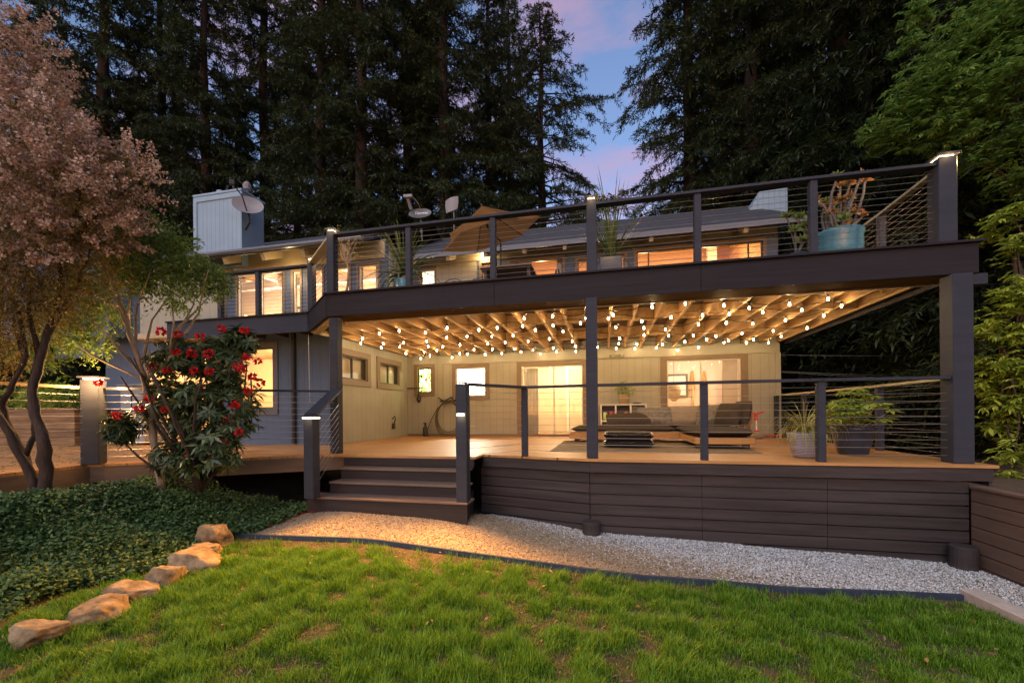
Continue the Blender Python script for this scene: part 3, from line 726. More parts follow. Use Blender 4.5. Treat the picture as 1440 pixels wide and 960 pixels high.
# inner doorway seen through the first sliding door
d = MB(); y = 14.19
d.box(-1.25, -1.17, y-0.06, y-0.002, 0.01, 2.12); d.box(-0.42, -0.34, y-0.06, y-0.002, 0.01, 2.12); d.box(-1.25, -0.34, y-0.06, y-0.002, 2.12, 2.2)
d.build('door_casing', M['roomwhite'], house)
MB().box(-1.15, -0.44, y-0.04, y-0.003, 0.01, 2.1).build('interior_door', M['roomwall'], house)
d = MB()
for k in range(9): d.tube([(-2.22+0.045*k, IY+0.12+0.03*(k % 2), 0.05), (-2.22+0.045*k, IY+0.12+0.03*(k % 2), 1.93)], 0.024, 6)
d.build('curtain', M['sash'], house, smooth=True)
room(0.65, 4.0, IY, 14.0, 0.005, 2.45, 'roompeach', ceil='roomwhite')
lamp('room_light', (2.6, 12.5, 2.2), 75*P_ROOM, (1, 0.70, 0.45), 0.12, house)
MB().box(2.98, 3.34, IY+0.05, IY+0.08, 0.05, 1.97).build('curtain', M['roompeach'], house)
# framed print, striped vase and a pair of carved boards inside the second door
def at_back(px, py, Y=13.9): return XY(px, Y), ZY(px, py, Y)
a0, z1 = at_back(934, 526); a1, z0 = at_back(968, 558)
fr = thing('framed_picture', 'white picture in a wide black frame on the wall behind the right hand sliding door', 'picture', (a0, 13.97, z0))
fm = MB(); y0, y1 = 13.93, 13.99; w = 0.06
fm.box(a0, a1, y0, y1, z0, z0+w); fm.box(a0, a1, y0, y1, z1-w, z1); fm.box(a0, a0+w, y0, y1, z0+w, z1-w); fm.box(a1-w, a1, y0, y1, z0+w, z1-w)
fm.build('frame', M['iron'], fr); MB().box(a0+w, a1-w, 13.955, 13.985, z0+w, z1-w).build('print', M['roomwhite'], fr)
for px, lab in ((976, 'tall dark carved wooden board leaning nearest the framed picture'), (993, 'tall dark carved wooden board farther right of the framed picture')):
    x = XY(px, 13.5); zt = ZY(px, 520, 13.5)
    b = MB(); b.beam((x, 13.5, 0.05), (x+0.02, 13.8, zt-0.35), 0.05, 0.03); b.beam((x-0.07, 13.78, zt-0.6), (x+0.03, 13.85, zt), 0.06, 0.05); b.beam((x+0.03, 13.84, zt), (x+0.08, 13.8, zt-0.55), 0.05, 0.05)
    tag(b.build('carved_board', M['teak'], None), lab, 'carving', 'carved boards inside the house')
x, z = XY(948, 12.4), 0.95
v = thing('lantern', 'round ribbed lantern hanging in front of the framed picture indoors', 'lantern', (x, 12.4, z))
MB().lathe([(0.05, 0), (0.15, 0.1), (0.19, 0.28), (0.14, 0.46), (0.05, 0.52)], (0, 0, 0), 16).build('shade', M['basket'], v, smooth=True, local=True)
MB().tube([(0, 0, 0.5), (0, 0, 1.49)], 0.006, 5).build('cord', M['wire'], v, local=True)
# lower left room
room(-11.95, -5.91, 7.99, 11.3, 0.005, 2.45, 'roomwall', ceil='pine')
lamp('room_light', (-8.0, 9.5, 2.1), 210*P_ROOM, (1, 0.62, 0.28), 0.12, house)
lamp('room_light', (-10.2, 9.4, 2.1), 150*P_ROOM, (1, 0.62, 0.28), 0.12, house)
# upper rooms: pine clad, ceiling follows the roof
def loft(x0, x1, y0, y1, z0, zl, zh, matw, matc):
    m = MB()
    m.add([(x0, y1, z0), (x1, y1, z0), (x1, y1, zh), (x0, y1, zh)], [(0, 1, 2, 3)])
    m.add([(x0, y0, z0), (x0, y1, z0), (x0, y1, zh), (x0, y0, zl)], [(0, 1, 2, 3)])
    m.add([(x1, y0, z0), (x1, y1, z0), (x1, y1, zh), (x1, y0, zl)], [(0, 1, 2, 3)])
    m.build('interior_wall', M[matw], house)
    MB().add([(x0, y0, zl), (x1, y0, zl), (x1, y1, zh), (x0, y1, zh)], [(3, 2, 1, 0)]).build('interior_ceiling', M[matc], house)
    MB().add([(x0, y0, z0), (x1, y0, z0), (x1, y1, z0), (x0, y1, z0)], [(0, 1, 2, 3)]).build('interior_floor', M['deckx'], house)
loft(-3.6, 4.0, UW+0.16, 14.6, 2.665, 5.25, 6.8, 'pinewall', 'pine')
for xx in (-1.9, 1.2, 3.0): lamp('room_light', (xx, 13.0, 4.6), 105*P_ROOM, (1, 0.66, 0.34), 0.12, house)
m = MB()
for xx in (-0.9, 2.75): m.beam((xx, UW+0.3, 5.12), (xx, 14.5, 6.6), 0.14, 0.25)
m.box(3.1, 3.35, 13.5, 13.7, 2.7, 6.2); m.build('ceiling_beam', M['roomwall'], house)
loft(-5.58, -3.65, UW+0.16, 13.5, 2.665, 5.25, 6.3, 'roomwhite', 'roomwhite')
lamp('room_light', (-4.7, 12.6, 4.4), 110*P_ROOM, (1, 0.80, 0.55), 0.12, house)
loft(-15, -5.95, UL+0.16, 13.4, 2.665, 5.3, 5.62, 'roompeach', 'pine')
for xx in (-11.0, -8.8, -6.9): lamp('room_light', (xx, 12.0, 4.4), 105*P_ROOM, (1, 0.70, 0.42), 0.12, house)
m = MB()
for xx in (-12.4, -10.9, -9.4, -7.9): m.beam((xx, UL+0.3, 5.18), (xx, 13.3, 5.46), 0.14, 0.22)
m.box(-14.5, -6.0, 12.0, 12.14, 5.0, 5.28); m.box(-9.9, -9.78, 13.3, 13.39, 2.7, 5.5)
m.build('ceiling_beam', M['roomwhite'], house)
MB().box(-11.6, -10.4, 13.34, 13.39, 3.75, 4.7).build('wall_panel', M['iron'], house)
MB().box(-11.52, -10.48, 13.325, 13.338, 3.83, 4.62).build('wall_panel', M['creamflat'], house)
MB().lathe([(0.16, 4.25), (0.24, 3.95), (0.22, 3.94), (0.15, 4.24)], (-12.6, 12.6, 0), 16, False).build('lamp_shade', M['led'], house)
for c0, c1 in ((XW(366, 371, UL+0.14)), (XW(396, 401, UL+0.14)), (XW(506, 511, UL+0.14)), (XW(529, 534, UL+0.14)), (XW(719, 725, UW+0.26)), (XW(785, 793, UW+0.26))):
    yc = (UL if c1 < -5.8 else UW)+0.19; d = MB()
    for k in range(5): d.tube([(c0+(c1-c0)*(k+0.5)/5, yc+0.012*(k % 2), 2.75), (c0+(c1-c0)*(k+0.5)/5, yc+0.012*(k % 2), 4.95)], (c1-c0)/9, 6)
    d.build('curtain', M['sash'], house, smooth=True)
# wall lamp under the eave, door bell, flood light
x, z = XY(682, 11.3), ZY(682, 357, 11.3)
w = thing('wall_lamp', 'small lit lamp on the wall under the eave beside the umbrella', 'lamp', (x, 11.36, z))
MB().box(-0.05, 0.05, -0.02, 0.01, -0.08, 0.08).build('bracket', M['iron'], w, local=True)
MB().lathe([(0.03, -0.06), (0.055, -0.02), (0.055, 0.03), (0.02, 0.06)], (0, -0.07, 0), 12).build('bulb', M['led'], w, local=True, smooth=True)
lamp('wall_light', (x, 11.25, z-0.1), 4, (1, 0.7, 0.36), 0.05, w)
lamp('eave_light', (-8.6, 9.85, 4.55), 4, (1, 0.68, 0.34), 0.05, house)

# ------------------------------------------------------------------ upper deck
ud = thing('upper_deck', 'long dark upper deck with a joisted underside carried on tall slate posts', 'deck', (0, 6.1, 2.66))
f = MB()
for xa_, xb_ in ((-4.52, -1.62), (-1.617, 1.30), (1.303, 4.40)): f.bbox(xa_, xb_, 6.06, 6.10, 2.29, 2.655, 0.003)
f.build('fascia', M['fascia'], ud)
f = MB(); f.beam((-4.52, 6.08, 2.4725), (-5.68, 7.10, 2.4725), 0.04, 0.365); f.build('fascia', M['fascia'], ud)
MB().box(-9.2, -5.70, 7.08, 7.12, 2.30, 2.655).build('fascia', M['slate'], ud)
MB().box(4.34, 4.38, 6.104, 11.39, 2.29, 2.655).build('fascia', M['fascia'], ud)
MB().box(-4.56, 4.44, 6.02, 6.2, 2.657, 2.685).beam((-4.5, 6.12, 2.671), (-5.66, 7.14, 2.671), 0.16, 0.026).box(-9.2, -5.66, 7.04, 7.2, 2.657, 2.683).build('edge_board', M['fascia'], ud)
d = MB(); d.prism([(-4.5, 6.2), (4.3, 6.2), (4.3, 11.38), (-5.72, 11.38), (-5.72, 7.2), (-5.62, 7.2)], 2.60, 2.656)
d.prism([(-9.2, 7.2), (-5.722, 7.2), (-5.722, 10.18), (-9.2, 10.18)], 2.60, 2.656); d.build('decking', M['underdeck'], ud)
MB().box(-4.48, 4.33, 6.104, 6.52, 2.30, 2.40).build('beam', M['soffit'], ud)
MB().box(-4.4, 4.2, 6.522, 6.545, 2.285, 2.325).build('trim_strip', M['sash'], ud)
x = -5.55
while x < 4.3:
    y0 = 6.56 if x > -4.4 else 6.56+(-4.4-x)*0.9
    MB().box(x-0.02, x+0.02, y0, 11.34, 2.34, 2.598).build('joist', M['joist'], ud); x += 0.405
x = -5.55; k = 0
while x < 3.9:
    for y in (7.9, 9.6):
        yy = y+0.12*(k % 2); MB().box(x+0.022, x+0.383, yy, yy+0.04, 2.36, 2.596).build('blocking', M['joist'], ud)
    x += 0.405; k += 1
for (px_, py_, w, ) in ((-4.42, 6.17, 0.15), (-0.17, 6.06, 0.16), (4.21, 6.12, 0.21)):
    MB().bbox(px_-w/2, px_+w/2, py_-w/2, py_+w/2, 0.002, 2.288, 0.008).build('post', M['slate'], ud)
MB().box(4.325, 4.50, 6.08, 6.25, 2.16, 2.287).build('beam_end', M['slate'], ud)
m = MB(); m.box(-5.72, -5.66, 7.2, 7.8, 2.3, 2.59); m.beam((-5.6, 7.2, 2.35), (-4.55, 6.25, 2.35), 0.1, 0.18); m.build('beam', M['rafter'], ud)
for k in range(5):
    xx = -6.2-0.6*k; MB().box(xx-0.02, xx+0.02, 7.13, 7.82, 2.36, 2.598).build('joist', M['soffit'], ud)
MB().tube([(-5.86, 7.3, 2.3), (-5.86, 7.32, 0.9)], 0.006, 5).build('pull_cord', M['cable'], ud)

# ------------------------------------------------------------------ lower deck
ld = thing('lower_deck', 'low wooden deck with a slatted dark skirt above the gravel', 'deck', (0, 6, 0))
outline = [(-1.9, 6.33), (-0.2, 5.9), (4.46, 5.9), (4.46, 11.39), (-5.76, 11.39), (-5.76, 7.82), (-16, 7.82), (-16, 0.4), (-6.55, 0.4), (-6.9, 4.24), (-4.4, 5.93), (-1.9, 5.96)]
MB().prism(outline, -0.035, 0.0).build('decking', M['deck'], ld)
m = MB(); m.prism([(-2.02, 6.5), (-1.88, 6.5), (-1.88, 11.3), (-2.02, 11.3)], 0.0005, 0.004); m.prism([(-5.7, 6.75), (-5.7, 6.6), (-3.6, 11.2), (-3.7, 11.25)], 0.0005, 0.004)
m.build('border_board', M['deckx'], ld)
def edge_run(pts, h0, h1, th, mat, name, off=0.0):
    m = MB()
    for (p, q) in zip(pts[:-1], pts[1:]):
        m.beam((p[0], p[1], (h0+h1)/2), (q[0], q[1], (h0+h1)/2), th, h1-h0)
    return m.build(name, M[mat], ld)
edge_run([(-6.55, 0.4), (-6.9, 4.26)], -0.27, -0.037, 0.03, 'deckedge', 'fascia')
edge_run([(-6.89, 4.27), (-4.05, 6.2)], -0.25, -0.037, 0.03, 'deckedge', 'fascia')
edge_run([(-1.9, 6.36), (-0.2, 5.945)], -0.19, -0.037, 0.03, 'skirt', 'fascia')
MB().box(-0.2, 4.42, 5.92, 5.95, -0.19, -0.037).build('fascia', M['skirt'], ld)
MB().box(4.40, 4.43, 5.952, 11.3, -0.25, -0.037).build('fascia', M['skirt'], ld)
def skirt_run(p, q, zb):
    m = MB(); z = -0.205
    p, q = Vector((*p, 0)), Vector((*q, 0)); L = (q-p).length; n = max(1, round(L/1.45))
    while z > zb:
        for k in range(n):
            a, b = p.lerp(q, k/n), p.lerp(q, (k+1)/n); d = (b-a).normalized()*0.003
            m.beam(a+d+Vector((0, 0, z-0.068)), b-d+Vector((0, 0, z-0.068)), 0.022, 0.132)
        z -= 0.149
    m.build('skirt', M['skirt'], ld)
    nrm = Vector((-(q-p).y, (q-p).x, 0)).normalized()
    o = Vector((0, 0, (zb-0.36)/2)); MB().beam(p+nrm*0.05+o, q+nrm*0.05+o, 0.02, abs(zb)-0.1).build('skirt_backing', M['iron'], ld)
skirt_run((-0.205, 5.985), (4.222, 5.985), -1.38)
skirt_run((-1.95, 6.42), (-0.21, 5.99), -1.2)
for (fx, fy, zt, r) in ((-0.19, 5.86, -0.86, 0.125), (4.06, 5.83, -0.93, 0.125)):
    MB().lathe([(r, -1.35), (r, zt-0.01), (r-0.01, zt)], (fx, fy, 0), 20).build('footing', M['skirt'], ld, smooth=False)
# things under the deck at left stay in the dark: an added dark sheet closes the void
MB().box(-12, -2.2, 7.6, 7.7, -1.2, -0.05).build('underdeck_dark_sheet', M['iron'], ld)

# ------------------------------------------------------------------ staircase
st = thing('staircase', 'four wide wooden steps rising from the gravel to the low deck', 'stairs', (-3, 5.2, -0.7))
X0, X1 = -4.12, -1.80
MB().bbox(X0, X1-0.12, 5.93, 5.965, -0.165, -0.037, 0.004).build('riser', M['riser'], st)
for k in range(1, 4):
    yf = 5.95-0.27*k
    xa = X0-0.06 if k == 3 else X0+0.12; xb = (-1.95, -1.86, -1.75)[k-1]
    MB().bbox(xa, xb, yf-0.02, yf+0.29, -0.17*k-0.03, -0.17*k, 0.005).build('tread', M['tread'], st)
    MB().box(xa+0.01, xb-0.01, yf+0.0, yf+0.025, -0.17*(k+1)+(0 if k < 3 else -0.12), -0.17*k-0.031).build('riser', M['riser'], st)
MB().box(X0-0.04, X0-0.01, 5.16, 5.92, -0.86, -0.545).build('stringer', M['riser'], st)
MB().beam((-1.79, 5.16, -0.70), (-2.03, 6.2, -0.70), 0.03, 0.31).build('stringer', M['riser'], st)

# ------------------------------------------------------------------ railings
def railing(name, label, posts, z0, h, n, group, psize=0.09, tops=None, lamps=(), skip=(), cap=True, railw=0.13, railh=0.035, mat='slate', railmat='slate', sizes=None, ends=(0, 0), rails=True):
    """posts: [(x, y)]; cable rows between them; skip: posts that belong to something else"""
    cx, cy = posts[0]
    t = thing(name, label, 'railing', (cx, cy, z0), 0, group)
    for i, (x, y) in enumerate(posts):
        if i in skip: continue
        s = (sizes or {}).get(i, psize); top = (tops or {}).get(i, h-0.036)
        p = MB().bbox(x-s/2, x+s/2, y-s/2, y+s/2, z0+0.001, z0+top, 0.006).build('post', M[mat], t)
        if i in lamps:
            post_lamp(p, x, y, z0+top, s)
    def P(i, z):
        return Vector((posts[i][0], posts[i][1], z))
    for i in range(len(posts)-1):
        a, b = P(i, z0+h-railh/2), P(i+1, z0+h-railh/2); d = (b-a).normalized()
        sa = (sizes or {}).get(i, psize)/2 if (tops or {}).get(i, 0) > h-0.03 or i in skip else 0
        sb = (sizes or {}).get(i+1, psize)/2 if (tops or {}).get(i+1, 0) > h-0.03 or i+1 in skip else 0
        if rails: MB().beam(a+d*sa, b-d*sb, railw, railh).build('handrail', M[railmat], t)
    for k in range(n):
        z = z0+0.09+(h-0.2)*k/(n-1)
        m = MB()
        for i in range(len(posts)-1): m.tube([P(i, z), P(i+1, z)], 0.0033, 5)
        m.build('cable', M['cable'], t)
    return t
def post_lamp(p, x, y, z, s, pw=0.5):
    c = MB(); c.bbox(x-s/2-0.025, x+s/2+0.025, y-s/2-0.025, y+s/2+0.025, z+0.016, z+0.040, 0.005).build('cap', M['slate'], p)
    MB().box(x-s/2+0.022, x+s/2-0.022, y-s/2+0.022, y+s/2-0.022, z+0.003, z+0.0155).build('lamp', M['led'], p)
    lamp('post_light', (x, y-s/2-0.07, z+0.0), pw*0.35, (1, 0.64, 0.28), 0.012, p)
    lamp('post_light', (x+s/2+0.2, y+0.02, z-0.0), pw*(20 if s > 0.18 else 5), (1, 0.60, 0.24), 0.012, p)
US = 2.686
railing('cable_railing', 'long upper deck railing with steel cables above the dark fascia', [(-4.44, 6.12), (-3.04, 6.12), (-1.64, 6.12), (-0.16, 6.12), (1.27, 6.12), (2.67, 6.12), (4.09, 6.14)], US, 0.99, 11, 'railings of the upper deck',
        tops={0: 1.03, 3: 1.04, 6: 1.04}, lamps=(0, 3, 6), sizes={0: 0.13, 3: 0.14, 6: 0.19})
railing('cable_railing', 'upper deck railing running back from the right corner post towards the house', [(4.12, 6.14), (4.18, 7.45), (4.2, 9.2), (4.2, 11.2)], US, 0.99, 11, 'railings of the upper deck', skip=(0,), sizes={0: 0.19}, railmat='rafter', railw=0.09)  # pale handrail colour stands in for warm light on the rail
railing('cable_railing', 'short angled upper railing between the two lamp posts at the left end', [(-4.44, 6.14), (-5.66, 7.16)], US, 0.99, 11, 'railings of the upper deck', skip=(0,), tops={1: 1.04}, lamps=(1,), sizes={0: 0.13, 1: 0.12}, railmat='rafter')  # warm light on the angled rail is put into its pale colour
railing('cable_railing', 'upper left railing in front of the wing windows beside the balcony wall', [(-5.68, 7.16), (XY(365, 7.16), 7.16), (XY(312, 7.16), 7.16)], US, 0.95, 11, 'railings of the upper deck', skip=(0,), sizes={0: 0.12})
railing('cable_railing', 'front railing of the low deck with thin cables, right of the stairs', [(-1.83, 5.22), (-1.18, 6.16), (-0.17, 6.06), (1.31, 6.0), (2.69, 6.0), (4.21, 6.12)], 0, 1.06, 10, 'railings of the low deck', skip=(0, 2, 5), sizes={2: 0.16, 5: 0.21, 0: 0.14})
railing('cable_railing', 'low deck railing on the right side behind the potted plants', [(4.24, 6.12), (4.36, 7.85), (4.30, 10.3), (4.12, 11.3)], 0, 1.06, 10, 'railings of the low deck', skip=(0,), sizes={0: 0.21}, railmat='rafter', railw=0.08)  # tan handrail colour carries the warm light of the bulbs
railing('cable_railing', 'diagonal railing of the left deck behind the red flowering shrub', [(-6.86, 4.34), (-5.75, 5.12), (-4.42, 6.1)], 0, 1.06, 10, 'railings of the low deck', skip=(0, 2), sizes={0: 0.2, 2: 0.15}, railw=0.06)
railing('cable_railing', 'far left deck railing behind the flowering tree trunk', [(-6.88, 4.2), (-6.63, 2.6), (-6.4, 1.0)], 0, 1.06, 10, 'railings of the low deck', skip=(0,), sizes={0: 0.2}, railmat='joist', railw=0.1)
# lamp post at the corner of the left deck
b = thing('lamp_post', 'thick square lamp post with a glowing cap at the corner of the left deck', 'post', (-6.87, 4.30, 0), R(33))
pp = MB().bbox(-0.1, 0.1, -0.1, 0.1, 0.001, 1.16, 0.008).build('post', M['slate'], b, local=True)
MB().bbox(-0.125, 0.125, -0.125, 0.125, 1.177, 1.205, 0.005).build('cap', M['slate'], b, local=True)
MB().box(-0.075, 0.075, -0.075, 0.075, 1.163, 1.176).build('lamp', M['led'], b, local=True)
for lx, ly in ((0.04, -0.30), (0.30, -0.02)):
    l = lamp('post_light', (0, 0, 0), 8.5, (1, 0.56, 0.22), 0.02); l.parent = b; l.location = (lx, ly, 1.1)
# stair newels and sloping stair rail
def newel(label, x, y, z0, z1, w, face):
    t = thing('newel_post', label, 'post', (x, y, z0), 0, 'posts at the foot of the stairs')
    MB().bbox(x-w/2, x+w/2, y-w/2, y+w/2, z0, z1, 0.008).build('post', M['slate'], t)
    zl = z1 if not face else 0.64
    if face:
        MB().box(x-0.045, x+0.045, y-w/2-0.035, y-w/2-0.002, zl-0.012, zl+0.012).build('lamp', M['led'], t)
        MB().box(x-0.055, x+0.055, y-w/2-0.045, y-w/2-0.001, zl+0.014, zl+0.03).build('lamp_hood', M['slate'], t)
        MB().box(x-w/2+0.02, x+w/2-0.02, y-0.03, y+0.03, z1+0.012, z1+0.03).box(x-0.05, x-0.04, y-0.01, y+0.01, z1-0.001, z1+0.012).box(x+0.04, x+0.05, y-0.01, y+0.01, z1-0.001, z1+0.012).build('cap', M['iron'], t)
    else:
        MB().box(x-w/2, x+w/2, y-w/2-0.012, y+w/2, z1+0.003, z1+0.017).build('lamp', M['led'], t)
        MB().bbox(x-w/2-0.02, x+w/2+0.02, y-w/2-0.03, y+w/2+0.02, z1+0.02, z1+0.04, 0.005).build('cap', M['slate'], t)
    lamp('post_light', (x, y-w/2-0.08, zl-0.04), 0.08, (1, 0.72, 0.38), 0.02, t)
    spot('post_light', (x, y-w/2-0.12, zl-0.0), P_STEP*(1.05 if not face else 1.15), (0.55 if not face else 0.05, -0.80, -0.58), t)
newel('short slate post with a glowing cap left of the steps', -4.0, 5.03, -0.51, 0.60, 0.15, False)
newel('tall slate post with a lamp on its face right of the steps', -1.83, 5.2, -0.51, 1.04, 0.15, True)
sr = thing('stair_railing', 'sloping cable railing beside the left edge of the steps', 'railing', (-4.1, 5.1, 0))
MB().beam((-4.02, 5.04, 0.645), (-4.36, 6.10, 1.07), 0.17, 0.04).build('handrail', M['slate'], sr)
for k in range(8):
    z = 0.10*k
    MB().tube([(-3.96, 5.08, -0.32+z+0.0), (-4.33, 6.10, 0.12+z)], 0.004, 5).build('cable', M['cable'], sr)

# retaining wall at right
rw = thing('retaining_wall', 'brown slatted retaining wall coming forward at the right of the gravel', 'wall', (4.23, 5.9, -1.2))
m = MB(); z = -0.285
while z > -1.6:
    for k in range(4):
        m.box(4.225, 4.25, 5.955-1.6*(k+1)+0.003, 5.955-1.6*k-0.003, z-0.138, z)
    z -= 0.149
m.build('board', M['rust'], rw)
MB().box(4.262, 4.30, -0.5, 5.95, -1.6, -0.29).build('backing', M['iron'], rw)
MB().bbox(4.205, 4.34, -0.5, 5.955, -0.281, -0.245, 0.005).build('cap', M['rust'], rw)
# raised earth behind it
MB().prism([(4.42, -2), (14, -2), (14, 10.0), (4.55, 10.0)], -1.3, -0.34).build('planting_bed', M['ground'], None)
tag(bpy.data.objects['planting_bed'], kind='structure')

# ------------------------------------------------------------------ string lights
def strand(label, Y, x0, x1, seed, pitch=0.50, z=2.255):
    r = random.Random(seed)
    n = int((x1-x0)/pitch)+1
    pts = []
    for i in range(n):
        pts.append(Vector((x0+pitch*i+r.uniform(-0.05, 0.05), Y+r.uniform(-0.22, 0.22), z+r.uniform(-0.04, 0.05))))
    t = thing('string_light', label, 'string light', tuple(pts[0]), 0, 'string lights hung under the upper deck')
    w = MB()
    line = []
    for i, p in enumerate(pts):
        line.append(p+Vector((0, 0, 0.07)))
        if i < n-1:
            q = (p+pts[i+1])/2+Vector((0, 0, 0.02 if i % 2 else 0.09)); line.append(q)
    w.tube(line, 0.006, 4)
    w.build('wire', M['wire'], t)
    for p in pts:
        b = MB().lathe([(0.006, 0.026), (0.011, 0.012), (0.014, -0.004), (0.011, -0.014), (0.004, -0.020)], p, 8).build('bulb', M['bulb'], t, smooth=True)
        MB().tube([p+Vector((0, 0, 0.032)), p+Vector((0, 0, 0.068))], 0.011, 6).build('socket', M['wire'], b)
        lamp('bulb_light', p+Vector((0, 0, -0.006)), P_BULB, (1, 0.61, 0.28), 0.015, b)
strand('front strand of warm bulbs just behind the deck beam', 6.86, -1.3, 3.6, 1)
strand('strand of warm bulbs second from the front under the upper deck', 7.45, -4.9, 3.9, 2)
strand('strand of warm bulbs third from the front under the upper deck', 8.3, -5.3, 3.9, 3)
strand('strand of warm bulbs under the middle of the joists, nearer the house', 9.2, -5.2, 3.8, 4)
strand('strand of warm bulbs second from the house wall', 10.1, -5.2, 3.9, 5)
strand('strand of warm bulbs closest to the house wall, above the doors', 10.95, -5.2, 3.9, 6)

# ------------------------------------------------------------------ furniture on the low deck
def cushion_mesh(w, d, h, n=14, pw=4.0, wob=0.0, seed=0):
    """soft block with puffed faces, centred on its base"""
    m = MB(); vs = []; fs = []
    us = np.linspace(-1, 1, n)
    for side in (1, -1):
        for v in us:
            for u in us:
                e = max(0.0, (1-abs(u)**pw))**0.5*max(0.0, (1-abs(v)**pw))**0.5
                k = wob*mnoise.noise((u*2+seed, v*2, side))
                vs.append((u*w/2*(1-0.03*abs(v)**3), v*d/2*(1-0.03*abs(u)**3), h/2+side*(h/2)*e*(1+k)))
    N = n*n
    for j in range(n-1):
        for i in range(n-1):
            a = j*n+i; fs.append((a, a+1, a+n+1, a+n)); fs.append((N+a, N+a+n, N+a+n+1, N+a+1))
    m.add(vs, fs); return m
def placed(m, M4):
    m.v = [tuple(M4 @ Vector(v)) for v in m.v]; return m
rug = MB().bbox(-0.9, 2.35, 6.95, 9.55, 0.006, 0.016, 0.004)
tag(rug.build('rug', M['rug']), 'dark woven rug lying under the sofa and the black ottoman', 'rug')
sofa = thing('sectional_sofa', 'low L shaped teak sofa with dark grey seat cushions', 'sofa', (1.2, 9.4, 0.0))
F = MB(); F.bbox(-0.75, 1.52, 9.10, 9.149, 0.08, 0.225, 0.006).bbox(-0.75, 2.75, 9.15, 10.15, 0.10, 0.21, 0.006).bbox(1.52, 2.46, 7.62, 9.148, 0.095, 0.205, 0.006); F.build('base_frame', M['teak'], sofa)
for lx, ly in ((1.62, 7.78), (2.36, 7.78), (-0.6, 9.3), (1.1, 9.3), (2.6, 9.9), (-0.6, 10.0)):
    MB().box(lx-0.05, lx+0.05, ly-0.05, ly+0.05, 0.017, 0.094).build('leg', M['iron'], sofa)
B = MB(); B.bbox(0.95, 2.75, 10.155, 10.2, 0.213, 0.57, 0.006); B.build('backrest', M['teak'], sofa)
B = MB()
for k in range(4): B.beam((2.78, 9.0+0.3*k, 0.15), (2.86, 9.0+0.3*k, 0.58), 0.07, 0.03)
B.build('side_rest', M['teak'], sofa)
placed(cushion_mesh(2.26, 1.0, 0.15, pw=12), Matrix.Translation((0.38, 9.65, 0.212))).build('seat_cushion', M['charcoal'], sofa, smooth=True)
placed(cushion_mesh(0.98, 2.5, 0.15, pw=12), Matrix.Translation((2.02, 8.86, 0.212))).build('seat_cushion', M['charcoal'], sofa, smooth=True)
placed(cushion_mesh(1.75, 0.36, 0.16, pw=10), Matrix.Translation((1.85, 10.12, 0.38)) @ Matrix.Rotation(R(80), 4, 'X')).build('back_cushion', M['charcoal'], sofa, smooth=True)
def pillow(label, x, y, z, w, h, mat, rz=0, tilt=70, seed=0, cat='pillow'):
    t = Matrix.Translation((x, y, z)) @ Matrix.Rotation(R(rz), 4, 'Z') @ Matrix.Rotation(R(tilt), 4, 'X') @ Matrix.Translation((0, h/2, -0.08))
    o = placed(cushion_mesh(w, h, 0.20, pw=2.6, wob=0.25, seed=seed), t).build('pillow', M[mat], None, smooth=True)
    tag(o, label, cat, 'pillows on the sofa')
pillow('dark grey slumped pillow at the left of the sofa, before the cube shelf', 0.55, 9.55, 0.35, 0.98, 0.42, 'charcoal', 8, 34, 1)
pillow('grey and white patterned pillow next to the slumped dark one', 1.10, 9.8, 0.36, 0.75, 0.44, 'greyfab', -6, 62, 2)
pillow('long plain cream pillow in the middle of the sofa back', 1.78, 9.85, 0.36, 0.85, 0.46, 'creamfab', 0, 66, 3)
pillow('pale grey pillow tipped over beside the long cream one, behind the railing post', 2.22, 9.55, 0.36, 0.62, 0.5, 'greyfab', -28, 60, 4)
pillow('dark square pillow standing at the right end of the sofa', 2.36, 9.0, 0.36, 0.56, 0.50, 'charcoal', -52, 64, 5)
pillow('dark pillow squeezed behind the square one against the wooden side rest', 2.62, 9.0, 0.36, 0.6, 0.5, 'charcoal', -78, 78, 6)
ot = thing('ottoman', 'low black glossy covered ottoman on the rug in front of the sofa', 'ottoman', (0.42, 7.95, 0.017))
placed(cushion_mesh(0.92, 0.72, 0.15, pw=9, wob=0.35, seed=3), Matrix.Translation((0.42, 7.95, 0.019))).build('lower_cushion', M['black'], ot, smooth=True)
placed(cushion_mesh(0.9, 0.70, 0.15, pw=9, wob=0.35, seed=8), Matrix.Translation((0.42, 7.95, 0.158))).build('upper_cushion', M['black'], ot, smooth=True)
# cube shelf
sx0, sx1, sy0, sy1 = -0.10, 1.04, 10.86, 11.24
sh = thing('cube_shelf', 'white cube shelf against the wall behind the sofa', 'shelf', (0.47, 11.05, 0))
m = MB(); t_ = 0.035; zz = [0.0, 0.41, 0.83]; cols = np.linspace(sx0, sx1-t_, 4)
for z in zz: m.box(sx0, sx1, sy0, sy1, z+0.001, z+t_)
for c in cols:
    for a, b in zip(zz[:-1], zz[1:]): m.box(c, c+t_, sy0, sy1, a+t_+0.0005, b+0.0005)
m.build('frame', M['white'], sh)
MB().box(sx0+0.01, sx1-0.01, sy1+0.001, sy1+0.012, 0.01, 0.85).build('back_panel', M['bin'], sh)
for i in range(3):
    a = cols[i]+t_+0.01; b = cols[i+1]-0.01
    MB().bbox(a, b, sy0+0.03, sy1-0.01, t_+0.005, 0.37, 0.01).build('storage_bin', M['bin'], sh)
MB().bbox(cols[2]+t_+0.01, cols[3]-0.01, sy0+0.03, sy1-0.01, 0.41+t_+0.003, 0.80, 0.01).build('storage_bin', M['bin'], sh)
